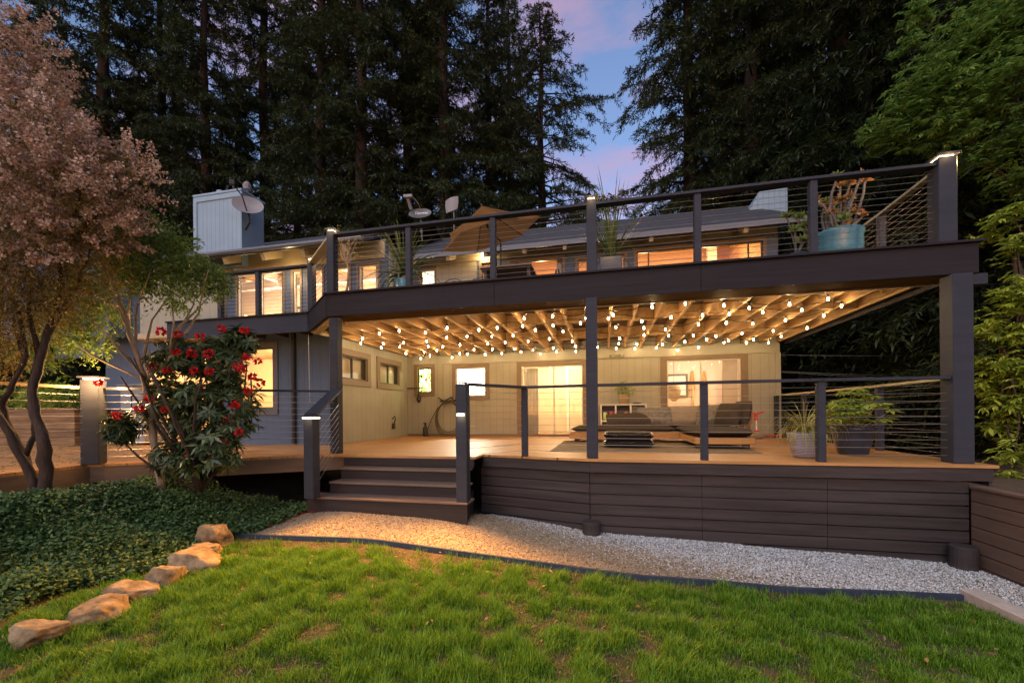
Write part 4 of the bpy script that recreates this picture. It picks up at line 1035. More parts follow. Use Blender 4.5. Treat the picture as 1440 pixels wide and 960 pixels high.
def jar(name, label, x, y, z, r, h, mat, lid, cat='jar'):
    t = thing(name, label, cat, (x, y, z), 0, 'toys in the cube shelf')
    MB().lathe([(r*0.9, 0), (r, 0.02), (r, h*0.8), (r*0.8, h*0.86)], (0, 0, 0), 14).build('body', M[mat], t, smooth=True, local=True)
    MB().lathe([(r*0.85, h*0.87), (r*0.85, h), (r*0.7, h+0.01)], (0, 0, 0), 14).build('lid', M[lid], t, local=True)
jar('toy_jar', 'lime toy jar in the left compartment of the cube shelf', 0.02, 10.93, 0.447, 0.06, 0.2, 'lime', 'white')
jar('toy_jar', 'red toy jar beside the lime one in the cube shelf', 0.19, 10.93, 0.447, 0.07, 0.22, 'red', 'red')
def bumpy(seed, r):
    bm = bmesh.new(); bmesh.ops.create_icosphere(bm, subdivisions=3, radius=r)
    for v in bm.verts: v.co *= 1+0.12*mnoise.noise(v.co*9+Vector((seed, 0, 0)))
    me = bpy.data.meshes.new('ball'); bm.to_mesh(me); bm.free()
    me.polygons.foreach_set('use_smooth', [True]*len(me.polygons)); return me
for (x, z, r, mt, lab) in ((0.42, 0.447, 0.085, 'yellow', 'yellow ball in the middle compartment of the cube shelf'), (0.56, 0.50, 0.085, 'orange', 'orange ball beside the yellow one in the cube shelf')):
    o = link('toy_ball', bumpy(x, r), M[mt]); o.location = (x, 10.95, z+r); tag(o, lab, 'ball', 'toys in the cube shelf')
MB().lathe([(0.12, 0), (0.10, 0.03), (0.02, 0.04)], (0.82, 11.0, 0.866), 14).build('tray', M['iron'])
tag(bpy.data.objects['tray'], 'small dark dish lying on the right end of the cube shelf', 'dish')

# ------------------------------------------------------------------ foliage tools
def spray_cloud(blobs, per_m2, tw, nl, L, W, droop=0.3, out=0.8, shell=0.45, flat=0.7, spread=0.9):
    """leafy twigs growing out of a set of blobs (centre, radius)"""
    Q = []
    for c, r in blobs:
        c = np.array(c); n = int(per_m2*4*math.pi*r*r)
        if n < 1: continue
        d = rvec(n); rr = r*(shell+(1-shell)*rng.random(n)**0.6)*(1+0.22*rng.normal(size=n))
        sq = np.array([1, 1, 0.85])
        p = c+d*rr[:, None]*sq
        t = unit(d*out+rvec(n)*0.8+np.array([0, 0, 0.15-droop])); ln = tw*rng.uniform(0.6, 1.35, n)
        for k in range(nl):
            f = (k+0.4)/nl
            base = p+t*(ln*f)[:, None]+np.array([0, 0, -1])*(ln*f*f*droop)[:, None]
            side = unit(np.cross(t, rvec(n)))
            dd = unit(t*0.6+side*spread+np.array([0, 0, -droop*0.5]))
            nn = rvec(n)*(1-flat)+np.array([0, 0, 1])*flat
            Q.append(leaf_quads(base, dd, nn, L*rng.uniform(0.65, 1.25, n), W*rng.uniform(0.7, 1.2, n)))
    return np.concatenate(Q)
def limb(m, a, b, r0, r1, bend=0.15, n=6, seed=0, sides=6):
    r = random.Random(seed); a, b = Vector(a), Vector(b); L = (b-a).length
    off = Vector((r.uniform(-1, 1), r.uniform(-1, 1), r.uniform(-0.3, 0.6)))*bend*L
    pts = []; rad = []
    for i in range(n):
        t = i/(n-1); pts.append(a.lerp(b, t)+off*(4*t*(1-t))*0.5+Vector((r.uniform(-1, 1), r.uniform(-1, 1), r.uniform(-1, 1)))*0.012*L*(0 < i < n-1)); rad.append(r0+(r1-r0)*t)
    m.tube(pts, rad, sides); return pts
def pot(t, prof, mat, soil_r, soil_z, n=28):
    MB().lathe(prof, (0, 0, 0), n).build('pot', M[mat], t, smooth=True, local=True)
    MB().lathe([(soil_r, soil_z-0.02), (soil_r*0.98, soil_z), (0.001, soil_z+0.02)], (0, 0, 0), n).build('soil', M['soil'], t, local=True)
def arching(n, L, W, rise, c=(0, 0, 0), seg=5, spread=(0.3, 1.0), seed=0):
    """long arching blades as strips of quads"""
    r = np.random.default_rng(seed); Q = []
    for i in range(n):
        a = r.uniform(0, 6.283); sp = r.uniform(*spread); ln = L*r.uniform(0.65, 1.2); el = math.pi/2*(1-0.75*sp)
        d = np.array([math.cos(a), math.sin(a), 0]); p = np.array(c, dtype=float)+d*r.uniform(0, 0.04); s = np.array([-d[1], d[0], 0])
        ang = el; prev = None
        for k in range(seg+1):
            f = k/seg; w = W*(1-f)**0.6*(0.6+0.4*min(1, f*4)); w = max(w, 0.0008)
            if prev is not None: Q.append(np.stack([prev[0]-s*prev[1]/2, prev[0]+s*prev[1]/2, p+s*w/2, p-s*w/2]))
            prev = (p.copy(), w)
            p = p+(d*math.cos(ang)+np.array([0, 0, 1])*math.sin(ang))*ln/seg; ang -= rise*(0.4+0.8*f)*sp*2.2/seg
    return np.array(Q)

# ------------------------------------------------------------------ pots on the low deck
t = thing('potted_plant', 'pale lilac ribbed pot with long trailing grassy leaves', 'plant', (2.72, 6.52, 0.0), 0, 'potted plants on the low deck')
pot(t, [(0.11, 0.001), (0.14, 0.02), (0.19, 0.2), (0.205, 0.32), (0.21, 0.34), (0.19, 0.345), (0.185, 0.30)], 'lilac', 0.186, 0.32)
Q = arching(230, 0.62, 0.013, 3.0, (0, 0, 0.33), 8, (0.25, 1.1), 5)
quads_mesh('leaves', Q, M['sedge'], t, local=True)
t = thing('potted_plant', 'dark navy round pot with a bushy yellow green leafy plant', 'plant', (3.55, 7.0, 0.0), 0, 'potted plants on the low deck')
pot(t, [(0.15, 0.001), (0.18, 0.02), (0.235, 0.25), (0.25, 0.36), (0.265, 0.365), (0.265, 0.41), (0.24, 0.41), (0.235, 0.36)], 'navy', 0.236, 0.37)
sm = MB(); Q = []
for i in range(60):
    a = rng.uniform(0, 6.283); rr = rng.uniform(0.03, 0.46); h = 0.44+rng.uniform(0.05, 0.58)*(1-0.45*rr/0.46)
    tip = np.array([math.cos(a)*rr, math.sin(a)*rr, h])
    if i % 2 == 0: limb(sm, (math.cos(a)*0.05, math.sin(a)*0.05, 0.35), tip, 0.008, 0.004, 0.2, 4, i, 5)
    for k in range(8):                      # lobed hand-shaped leaf
        b = a+(k-3.5)*0.55; d = np.array([math.cos(b), math.sin(b), -0.15+0.15*rng.normal()])
        Q.append(leaf_quads([tip], [d], [[0.2*rng.normal(), 0.2*rng.normal(), 1]], rng.uniform(0.12, 0.18), rng.uniform(0.055, 0.075))[0])
sm.build('stem', M['palebark'], t, local=True)
quads_mesh('leaves', np.array(Q), M['fatsia'], t, local=True)
x = XY(878, 11.03)
t = thing('potted_plant', 'small bushy plant in a striped basket on the cube shelf', 'plant', (x, 11.03, 0.866), 0, 'potted plants on the low deck')
MB().lathe([(0.10, 0.0), (0.125, 0.04), (0.13, 0.22), (0.12, 0.24), (0.11, 0.21)], (0, 0, 0), 20).build('pot', M['basket'], t, smooth=True, local=True)
quads_mesh('leaves', spray_cloud([((0, 0, 0.33), 0.15), ((-0.12, 0, 0.36), 0.11), ((0.13, 0, 0.37), 0.11), ((0.02, 0, 0.5), 0.08)], 130, 0.07, 4, 0.055, 0.03, 0.1), M['succg'], t, local=True)
# kick scooter and toy beside the wall
sx, sy = XY(1064, 10.9), 10.9
t = thing('kick_scooter', 'red and white child kick scooter parked by the wall', 'scooter', (sx, sy, 0.0))
m = MB(); m.tube([(0, 0, 0.1), (0, 0.05, 0.62)], 0.014, 8); m.build('steering_column', M['white'], t, local=True)
MB().tube([(-0.17, 0.05, 0.63), (-0.06, 0.05, 0.60), (0.06, 0.05, 0.60), (0.17, 0.05, 0.63)], 0.018, 8).build('handlebar', M['red'], t, local=True)
MB().bbox(-0.035, 0.035, 0.02, 0.06, 0.42, 0.60, 0.01).build('column_cover', M['red'], t, local=True)
MB().bbox(0.02, 0.52, -0.06, 0.06, 0.055, 0.085, 0.01).build('footboard', M['red'], t, local=True)
for wx in (-0.06, 0.06, 0.5):
    MB().tube([(wx-0.015, 0, 0.052), (wx+0.015, 0, 0.052)], 0.05, 14).build('wheel', M['white'], t, local=True)
MB().lathe([(0.05, 0.1), (0.075, 0.13), (0.06, 0.19), (0.02, 0.2)], (0, 0, 0), 12).build('front_guard', M['red'], t, smooth=True, local=True)
o = link('pebble_bag', bumpy(4.0, 0.12), M['creamfab']); o.location = (sx-0.1, sy-0.35, 0.085); o.scale = (1.4, 0.9, 0.7)
tag(o, 'small pale sack lying in front of the kick scooter', 'sack')

# ------------------------------------------------------------------ hose, tap and fittings on the patio walls
hx, hy = -4.62, 11.28
t = thing('garden_hose', 'coiled brown garden hose hanging on the back wall behind the tall stair post', 'hose', (hx, hy, 0.9))
m = MB()
hb = XY(630, 11.25)
for k in range(4):
    pts = []; rr = 0.44+0.035*k
    for i in range(25):
        a = 2*math.pi*i/24; pts.append((hb+rr*0.78*math.sin(a)+0.02*k, 11.27-0.03*k, 0.56+rr*math.cos(a)-0.03*k))
    m.tube(pts, 0.014, 6)
m.build('coil', M['hose'], t, smooth=True)
MB().tube([(hb-0.3, 11.24, 0.85), (hb-0.5, 11.22, 0.5), (hb-0.62, 11.2, 0.2), (hb-0.64, 11.15, 0.03), (hb-0.5, 11.1, 0.02)], 0.014, 6).build('loose_end', M['hose'], t, smooth=True)
m = MB(); m.box(hb-0.28, hb+0.25, 11.3, 11.395, 1.0, 1.05); m.tube([(hb-0.3, 11.25, 1.12), (hb-0.1, 11.22, 1.02), (hb+0.1, 11.25, 1.13), (hb+0.25, 11.2, 1.04)], 0.02, 6); m.build('wall_bracket', M['iron'], t)
x = XY(586, 11.38); z = ZY(586, 548, 11.38)
t = thing('hanging_bracket', 'dark iron bracket with a small pulley below the stained glass window', 'bracket', (x, 11.38, z))
m = MB(); m.tube([(-0.28, -0.02, 0.05), (0.22, -0.04, 0.05)], 0.018, 6); m.tube([(0.22, -0.04, 0.12), (0.18, -0.04, -0.05), (0.05, -0.04, -0.06)], 0.014, 6); m.build('arm', M['iron'], t, local=True)
m = MB(); m.lathe([(0.02, -0.38), (0.07, -0.30), (0.05, -0.20), (0.02, -0.1)], (0.1, -0.05, 0), 10); m.build('hook', M['iron'], t, local=True)
y = 10.45
t = thing('wall_tap', 'dark tap with a handle low on the left patio wall', 'tap', (-5.74, y, 0.3))
m = MB(); m.tube([(0.0, 0, 0.22), (0.09, 0, 0.30), (0.10, 0, 0.22), (0.06, 0, 0.1)], 0.016, 6); m.build('spout', M['iron'], t, local=True)
MB().bbox(0.005, 0.08, -0.035, 0.035, -0.05, 0.1, 0.008).build('valve', M['iron'], t, local=True)
x = XY(599, 11.3)
t = thing('garden_sprayer', 'small dark bottle standing on the deck at the foot of the back wall', 'bottle', (x, 11.25, 0))
MB().lathe([(0.07, 0.001), (0.075, 0.05), (0.07, 0.24), (0.03, 0.30), (0.03, 0.36)], (0, 0, 0), 12).build('body', M['iron'], t, smooth=True, local=True)
MB().bbox(-0.06, 0.03, -0.02, 0.02, 0.36, 0.40, 0.008).build('spray_head', M['iron'], t, local=True)
t = thing('door_bell', 'round pale bell plate on the patio wall beside the left post', 'bell', (-5.74, 8.02, 0.78))
m = MB(); m.lathe([(0.10, 0), (0.10, 0.02), (0.07, 0.04), (0.001, 0.045)], (0, 0, 0), 18); placed(m, Matrix.Rotation(R(90), 4, 'Y')).build('plate', M['white'], t, local=True)
m = MB(); m.lathe([(0.03, 0.046), (0.02, 0.06), (0.001, 0.062)], (0, 0, 0), 12); placed(m, Matrix.Rotation(R(90), 4, 'Y')).build('button', M['creamflat'], t, local=True)
x = XY(868, 11.3); z = ZY(868, 499, 11.3)
t = thing('flood_light', 'unlit twin flood light on the header beam above the cube shelf', 'lamp', (x, 11.34, z))
MB().lathe([(0.06, -0.02), (0.06, 0.0), (0.03, 0.02)], (0, 0, 0), 12).build('mount', M['creamflat'], t, local=True)
for s_ in (-1, 1):
    MB().tube([(0.02*s_, -0.02, 0), (0.08*s_, -0.06, -0.01), (0.15*s_, -0.10, -0.04)], [0.02, 0.035, 0.06], 10).build('lamp_head', M['creamflat'], t, smooth=True, local=True)

# ------------------------------------------------------------------ things on the upper deck
UF = 2.657
def at_up(px, Y): return (XY(px, Y), Y, UF)
t = thing('potted_plant', 'big round teal bowl planter full of orange branching succulents on the upper deck', 'plant', at_up(1179, 6.75), 0, 'potted plants on the upper deck')
pot(t, [(0.18, 0.001), (0.25, 0.04), (0.30, 0.25), (0.295, 0.42), (0.31, 0.46), (0.31, 0.50), (0.28, 0.50), (0.27, 0.44)], 'teal', 0.275, 0.46)
sm = MB(); Q = []; G = []
for i in range(26):
    a = rng.uniform(0, 6.283); rr = rng.uniform(0.02, 0.33); h = 0.5+rng.uniform(0.12, 0.5)
    if i < 5: rr = rng.uniform(0.12, 0.38); h = 0.5+rng.uniform(0.5, 0.76)
    tip = np.array([math.cos(a)*rr+0.03, math.sin(a)*rr*0.7, h])
    limb(sm, (math.cos(a)*0.10, math.sin(a)*0.10, 0.45), tip, 0.024, 0.013, 0.22, 5, i+40, 6)
    for k in range(22):
        d = rvec(1)[0]; d[2] = abs(d[2])*0.8-0.1
        (G if i % 4 == 3 else Q).append(leaf_quads([tip], [d], rvec(1), rng.uniform(0.07, 0.115), 0.042)[0])
for i in range(60):
    a = rng.uniform(0, 6.283); p = np.array([math.cos(a)*rng.uniform(0.1, 0.28), math.sin(a)*0.25, 0.48]); d = rvec(1)[0]; d[2] = abs(d[2])
    (G if i % 2 else Q).append(leaf_quads([p], [d], rvec(1), 0.14, 0.035)[0])
sm.build('stem', M['succstem'], t, local=True)
quads_mesh('orange_leaves', np.array(Q), M['succ'], t, local=True); quads_mesh('green_leaves', np.array(G), M['succg'], t, local=True)
t = thing('potted_plant', 'green rosette succulent leaning over the deck edge left of the big teal bowl', 'plant', at_up(1122, 6.6), 0, 'potted plants on the upper deck')
pot(t, [(0.10, 0.001), (0.13, 0.05), (0.15, 0.2), (0.14, 0.2), (0.13, 0.17)], 'navy', 0.13, 0.17)
Q = []; sm = MB()
for i, (dx, dz) in enumerate(((-0.14, 0.74), (0.02, 0.70), (0.10, 0.60), (0.16, 0.52), (-0.04, 0.52), (0.05, 0.38))):
    limb(sm, (0, 0, 0.15), (dx, -0.05, dz), 0.014, 0.01, 0.1, 4, i, 6)
    for k in range(46):
        d = rvec(1)[0]; d[2] = abs(d[2])*0.7-0.05; Q.append(leaf_quads([(dx, -0.05, dz)], [d], rvec(1), rng.uniform(0.07, 0.13), 0.035)[0])
sm.build('stem', M['succstem'], t, local=True); quads_mesh('leaves', np.array(Q), M['succg'], t, local=True)
t = thing('potted_plant', 'dark square planter with a tall spiky grass plant behind the middle lamp post', 'plant', at_up(862, 7.3), 0, 'potted plants on the upper deck')
MB().bbox(-0.2, 0.17, -0.17, 0.17, 0.001, 0.62, 0.01).build('pot', M['navy'], t, local=True)
quads_mesh('leaves', np.concatenate([arching(46, 1.25, 0.030, 0.9, (0, 0, 0.62), 6, (0.05, 0.55), 9), arching(16, 1.0, 0.022, 1.8, (0, 0, 0.62), 6, (0.5, 1.0), 10)]), M['palm'], t, local=True)
t = thing('potted_plant', 'tall blue pot with a wide spiky palm like plant behind the upper railing', 'plant', at_up(570, 7.2), 0, 'potted plants on the upper deck')
pot(t, [(0.11, 0.001), (0.13, 0.04), (0.15, 0.35), (0.17, 0.52), (0.15, 0.52), (0.14, 0.48)], 'skyblue', 0.145, 0.49)
MB().tube([(0, 0, 0.48), (0.01, 0, 0.62)], [0.05, 0.035], 8).build('stem', M['palebark'], t, local=True)
quads_mesh('leaves', np.concatenate([arching(70, 0.95, 0.055, 1.0, (0, 0, 0.62), 6, (0.1, 1.15), 3), arching(22, 0.8, 0.05, 1.6, (0, 0, 0.62), 6, (0.8, 1.3), 4)]), M['palm'], t, local=True)
t = thing('potted_tree', 'thin nearly bare potted tree beside the left lamp post of the upper deck', 'plant', at_up(484, 7.2), 0, 'potted plants on the upper deck')
pot(t, [(0.10, 0.001), (0.15, 0.28), (0.17, 0.30), (0.15, 0.30), (0.14, 0.27)], 'navy', 0.14, 0.27)
sm = MB(); limb(sm, (0, 0, 0.25), (0.08, 0, 1.0), 0.028, 0.018, 0.12, 6, 2); tips = []
for i in range(12):
    a = i*0.9; tip = (0.08+0.22*math.cos(a), 0.2*math.sin(a), 1.12+0.045*i); limb(sm, (0.08, 0, 0.95), tip, 0.010, 0.004, 0.2, 4, i, 5); tips.append(tip)
for i in range(4): limb(sm, (0.03, 0, 0.4+0.1*i), (0.03+0.16*(-1)**i, 0, 0.42+0.12*i), 0.006, 0.003, 0.2, 4, i+30, 5)
sm.build('trunk', M['palebark'], t, local=True)
quads_mesh('leaves', spray_cloud([(p, 0.07) for p in tips], 60, 0.06, 3, 0.045, 0.02, 0.1), M['sedge'], t, local=True)
# umbrella
ux, uy = XY(706, 8.5), 8.5
t = thing('patio_umbrella', 'tilted tan patio umbrella open above the upper deck railing', 'umbrella', (ux, uy, UF))
apex = Vector((XY(681, 8.5), 8.45, ZY(681, 291, 8.5)))
axis = Vector((-0.22, -0.20, 0.95)).normalized()
e1 = axis.orthogonal().normalized(); e1 = (Vector((1, 0, 0))-axis*axis.x).normalized(); e2 = axis.cross(e1)
rim = [apex-axis*0.60+(e1*math.cos(a)+e2*math.sin(a))*1.15 for a in [2*math.pi*(k+0.02)/6 for k in range(6)]]
cv = MB(); rows = 7
for k in range(6):
    a, b = rim[k], rim[(k+1) % 6]; grid = []
    for i in range(rows+1):
        f = i/rows; sag = 0.07*math.sin(math.pi*f)
        row = []
        for j in range(5):
            g_ = j/4; p = apex.lerp(a.lerp(b, g_), f) - axis*sag*0.3 - axis*0.0
            mid = 4*g_*(1-g_); p = p + (apex-axis*0.5-p).normalized()*0.10*mid*f*f - axis*0.05*mid*f
            row.append(p)
        grid.append(row)
    vs = [p for r_ in grid for p in r_]; fs = [(i*5+j, i*5+j+1, (i+1)*5+j+1, (i+1)*5+j) for i in range(rows) for j in range(4)]
    cv.add(vs, fs)
cv.build('canopy', M['canvas'], t, smooth=False)
hub = apex-axis*0.45
for k in range(6): MB().tube([apex-axis*0.05, apex.lerp(rim[k], 0.5)-axis*0.03, rim[k]-axis*0.01], 0.010, 5).build('rib', M['iron'], t)
MB().tube([(ux, uy, UF), (ux, uy, hub.z-0.35), hub, apex+axis*0.04], 0.02, 8).build('pole', M['iron'], t)
MB().lathe([(0.28, 0.001), (0.27, 0.05), (0.04, 0.09)], (ux, uy, UF), 18).build('base', M['iron'], t)
# bistro chair with scrolled back, framed chair, table
bx_, by_ = XY(637, 8.3), 8.3
t = thing('bistro_chair', 'dark wrought iron chair with a round scrolled back on the upper deck', 'chair', (bx_, by_, UF), R(10), 'furniture on the upper deck')
m = MB(); pts = [(0.27*math.cos(a)*1.0, 0.22, 0.68+0.25*math.sin(a)) for a in np.linspace(0, 2*math.pi, 25)]; m.tube(pts, 0.011, 5, False)
for k in range(8):
    a0 = 2*math.pi*k/8; pts = [(0.14*math.cos(a0)+0.09*math.cos(a), 0.22, 0.68+0.12*math.sin(a0)+0.08*math.sin(a)) for a in np.linspace(0, 2*math.pi, 13)]; m.tube(pts, 0.006, 4, False)
m.build('backrest', M['iron'], t, local=True)
MB().lathe([(0.22, 0.44), (0.23, 0.455), (0.22, 0.47)], (0, 0, 0), 20).build('seat', M['iron'], t, local=True)
for lx in (-0.18, 0.18):
    for ly in (-0.18, 0.2): MB().tube([(lx*1.15, ly*1.1, 0), (lx, ly, 0.45), (lx*1.2, ly*1.1, 0.6 if ly > 0 else 0.455)], 0.011, 5).build('leg', M['iron'], t, local=True)
bx_ = XY(675, 8.2)
t = thing('deck_chair', 'angular dark metal armchair beside the umbrella on the upper deck', 'chair', (bx_, 8.2, UF), R(-12), 'furniture on the upper deck')
m = MB(); m.tube([(-0.26, 0.3, 0.0), (-0.3, 0.3, 0.9), (0.28, 0.3, 0.95), (0.26, 0.3, 0.0)], 0.014, 5); m.build('backrest', M['iron'], t, local=True)
MB().box(-0.26, 0.26, -0.25, 0.28, 0.42, 0.45).build('seat', M['iron'], t, local=True)
for lx in (-0.26, 0.26): MB().tube([(lx, -0.25, 0), (lx, -0.25, 0.64), (lx, 0.3, 0.66)], 0.013, 5).build('leg', M['iron'], t, local=True)
tx = XY(722, 7.4)
t = thing('patio_table', 'dark topped patio table showing just above the upper deck edge', 'table', (tx, 7.4, UF), 0, 'furniture on the upper deck')
MB().bbox(-0.5, 0.42, -0.4, 0.4, 0.545, 0.58, 0.008).build('tabletop', M['deckedge'], t, local=True)
for lx in (-0.42, 0.36):
    for ly in (-0.3, 0.3): MB().box(lx-0.025, lx+0.025, ly-0.025, ly+0.025, 0.001, 0.544).build('leg', M['iron'], t, local=True)
t = thing('folded_frame', 'small folded dark metal frame standing at the wide upper window', 'stand', at_up(785, 9.0), 0)
MB().tube([(-0.14, 0, 0.0), (-0.02, 0, 1.12), (0.03, 0, 1.12), (0.16, 0.1, 0.0)], 0.018, 6).build('leg_frame', M['iron'], t, local=True)
MB().tube([(-0.08, 0, 0.5), (0.1, 0.05, 0.5)], 0.012, 6).build('cross_bar', M['iron'], t, local=True)

# ------------------------------------------------------------------ dishes and aerial on the roof
def dish(label, px, py, Y, w, h, mat, mast_to, yaw=0, tilt=25, arm=True, kind='satellite_dish'):
    x, z = XY(px, Y), ZY(px, py, Y); tt = TY(px, Y)
    w, h = w/FPX*tt, h/FPX*tt
    t = thing(kind, label, 'dish', (x, Y, z), R(yaw), 'satellite dishes on the roof')
    m = MB(); n = 20; vs = [(0, 0.05, 0)]; fs = []
    for ring in (0.5, 1.0):
        for k in range(n):
            a = 2*math.pi*k/n; vs.append((w/2*ring*math.cos(a), 0.05-0.06*ring*ring, h/2*ring*math.sin(a)))
    for k in range(n):
        fs.append((0, 1+k, 1+(k+1) % n)); fs.append((1+k, 1+n+k, 1+n+(k+1) % n, 1+(k+1) % n))
    m.add(vs, fs); Mx = Matrix.Rotation(R(-tilt), 4, 'X'); placed(m, Mx)
    b = len(m.v); m.v += [(x_, y_+0.012, z_) for x_, y_, z_ in m.v]; m.f += [tuple(i+b for i in f)[::-1] for f in m.f]
    m.build('reflector', M[mat], t, smooth=True, local=True)
    return t, w, h
t, w, h = dish('large grey satellite dish fixed to the right side of the tall chimney', 351, 288, 9.75, 39, 30, 'dishwhite', None, 38, 20)
m = MB(); m.tube([(0, 0.0, -h*0.45), (-0.1, -0.25, 0.1), (-0.28, -0.42, 0.32)], 0.018, 6); m.build('feed_arm', M['iron'], t, local=True)
MB().bbox(-0.36, -0.24, -0.50, -0.40, 0.26, 0.40, 0.01).build('receiver', M['iron'], t, local=True)
m = MB(); m.tube([(0, 0.05, -0.05), (0.02, 0.12, -0.45), (-0.1, 0.3, -0.6)], 0.03, 8); m.build('mast', M['iron'], t, local=True)
t, w, h = dish('grey oval satellite dish with white lettering above the spiky palm plant', 593, 300, 11.9, 33, 17, 'dish', None, 8, 20)
m = MB(); m.tube([(0, 0.05, -0.05), (0, 0.12, -0.35), (0, 0.2, -0.75)], 0.03, 8); m.build('mast', M['dish'], t, local=True)
m = MB(); m.beam((-0.24, -0.1, 0.08), (-0.30, -0.25, 0.36), 0.09, 0.06); m.build('feed_arm', M['dishwhite'], t, local=True)
MB().bbox(-0.42, -0.14, -0.34, -0.22, 0.34, 0.44, 0.015).build('receiver', M['dishwhite'], t, local=True)
MB().tube([(-0.12, -0.28, 0.36), (0.0, -0.15, 0.22), (0.03, -0.02, 0.1)], 0.012, 5).build('brace', M['dishwhite'], t, local=True)
cu = bpy.data.curves.new('lettering', 'FONT'); cu.body = 'Tooway'; cu.size = 0.13; cu.align_x = 'CENTER'; cu.extrude = 0.002
fo = bpy.data.objects.new('lettering_source', cu); COL.objects.link(fo)
bpy.context.view_layer.update()
me = bpy.data.meshes.new_from_object(fo.evaluated_get(bpy.context.evaluated_depsgraph_get())); bpy.data.objects.remove(fo)
lo = link('lettering', me, M['white'], t); lo.location = (0.05, -0.045, -0.04); lo.rotation_euler = (R(70), 0, 0)
t, w, h = dish('small white square satellite dish on a thin mast left of the umbrella', 637, 287, 11.9, 1, 1, 'dishwhite', None, 0, 0)
o = [c for c in t.children][0]; bpy.data.objects.remove(o)
m = MB(); S_ = 0.21; vs = []; n = 9
for j in range(n):
    for i in range(n):
        u, v = i/(n-1)*2-1, j/(n-1)*2-1; k = 1-0.10*u*u*v*v
        vs.append((u*S_*k*(1+0.06*v), -0.07*(1-u*u)*0.6+0.05, v*S_*k*1.0+0.05*u))
m.add(vs, [(j*n+i, j*n+i+1, (j+1)*n+i+1, (j+1)*n+i) for j in range(n-1) for i in range(n-1)])
m.build('reflector', M['dishwhite'], t, smooth=True, local=True)
MB().tube([(0.06, 0.06, -0.1), (0.06, 0.06, -0.95)], 0.016, 6).build('mast', M['dishwhite'], t, local=True)
MB().bbox(0.03, 0.09, 0.03, 0.09, -0.03, 0.03, 0.01).build('clamp', M['iron'], t, local=True)

# wires at the right of the patio
for (z0, z1, lab) in ((2.02, 1.95, 'topmost pale wire strung from the house corner towards the right post'), (1.62, 1.40, 'middle of the three pale wires right of the house corner'), (1.60, 1.30, 'lowest of the three pale wires right of the house corner')):
    m = MB(); a, b = Vector((4.24, 11.3, z0)), Vector((9.5, 11.6, z1))
    m.tube([a.lerp(b, i/10)+Vector((0, 0, -0.06*math.sin(math.pi*i/10))) for i in range(11)], 0.006, 4)
    tag(m.build('utility_wire', M['cable']), lab, 'wire', 'wires at the house corner')
# timber planters at far left with greenery
t = thing('timber_planter', 'long raised timber planter box at the back of the left deck', 'planter', (-12.0, 7.4, 0))
MB().bbox(-16.5, -11.6, 6.9, 7.6, 0.002, 0.84, 0.008).build('box', M['timber'], t)
MB().box(-16.45, -11.65, 6.95, 7.55, 0.842, 0.865).build('soil', M['soil'], t)
quads_mesh('leaves', spray_cloud([((-12.6, 7.2, 1.15), 0.42), ((-13.4, 7.3, 1.1), 0.36), ((-15.4, 7.3, 1.05), 0.35), ((-14.2, 7.2, 1.1), 0.35)], 90, 0.14, 5, 0.09, 0.04, 0.2), M['bayl'], t)
t = thing('outdoor_cabinet', 'grey upright cabinet against the house at the left end of the deck', 'cabinet', (-10.6, 7.5, 0))
MB().bbox(-10.85, -10.15, 7.3, 7.8, 0.04, 1.35, 0.01).build('body', M['greypanel'], t)
MB().box(-10.9, -10.1, 7.26, 7.81, 1.352, 1.385).build('top', M['greypanel'], t)
MB().box(-10.52, -10.50, 7.285, 7.298, 0.1, 1.3).build('door_gap', M['iron'], t)

# ------------------------------------------------------------------ garden trees
def blob(px, py, t, r): return (tuple(PT(px, py, t)), r/FPX*t)
# flowering tree at the left edge
tt = thing('flowering_tree', 'multi stemmed tree covered in pale pink blossom at the left edge of the photo', 'tree', tuple(PT(62, 700, 4.6)))
m = MB()
def px_path(m, pts, r0, r1, seed, sides=8):
    r = random.Random(seed); P = [PT(a, b, t) for a, b, t in pts]; Q = []
    for i in range(len(P)-1):
        for k in range(3):
            q = P[i].lerp(P[i+1], k/3); Q.append(q+Vector((r.uniform(-1, 1), r.uniform(-1, 1), 0))*0.012)
    Q.append(P[-1]); n = len(Q); m.tube(Q, [(r0+(r1-r0)*i/(n-1))*(1+0.12*r.uniform(-1, 1)) for i in range(n)], sides)
px_path(m, [(62, 712, 4.6), (64, 660, 4.6), (62, 620, 4.58), (50, 585, 4.6), (46, 552, 4.62), (57, 510, 4.65), (75, 450, 4.7), (90, 390, 4.8), (110, 330, 4.85)], 0.066, 0.022, 1)
px_path(m, [(52, 708, 4.6), (42, 665, 4.6), (20, 625, 4.55), (-5, 580, 4.5), (-30, 520, 4.5), (-40, 420, 4.6)], 0.045, 0.025, 2)
px_path(m, [(50, 690, 4.65), (36, 640, 4.7), (12, 600, 4.7), (2, 570, 4.65), (20, 540, 4.6), (35, 500, 4.6), (28, 440, 4.6), (10, 380, 4.7)], 0.038, 0.016, 3)
px_path(m, [(38, 640, 4.7), (48, 612, 4.75), (52, 580, 4.72)], 0.03, 0.03, 4)
for i, (a, b) in enumerate((((46, 552), (30, 400)), ((57, 510), (40, 360)), ((60, 500), (62, 330)), ((75, 450), (130, 340)), ((90, 390), (60, 230)), ((110, 330), (190, 260)), ((110, 330), (120, 180)), ((10, 380), (-20, 200)), ((90, 390), (20, 150)), ((62, 330), (60, 120)), ((57, 510), (100, 430)), ((35, 500), (15, 420)))):
    limb(m, PT(a[0], a[1], 4.68), PT(b[0], b[1], 4.6+0.5*rng.random()), 0.026, 0.007, 0.18, 7, i+5)
m.build('trunk', M['teabark'], tt, smooth=True)
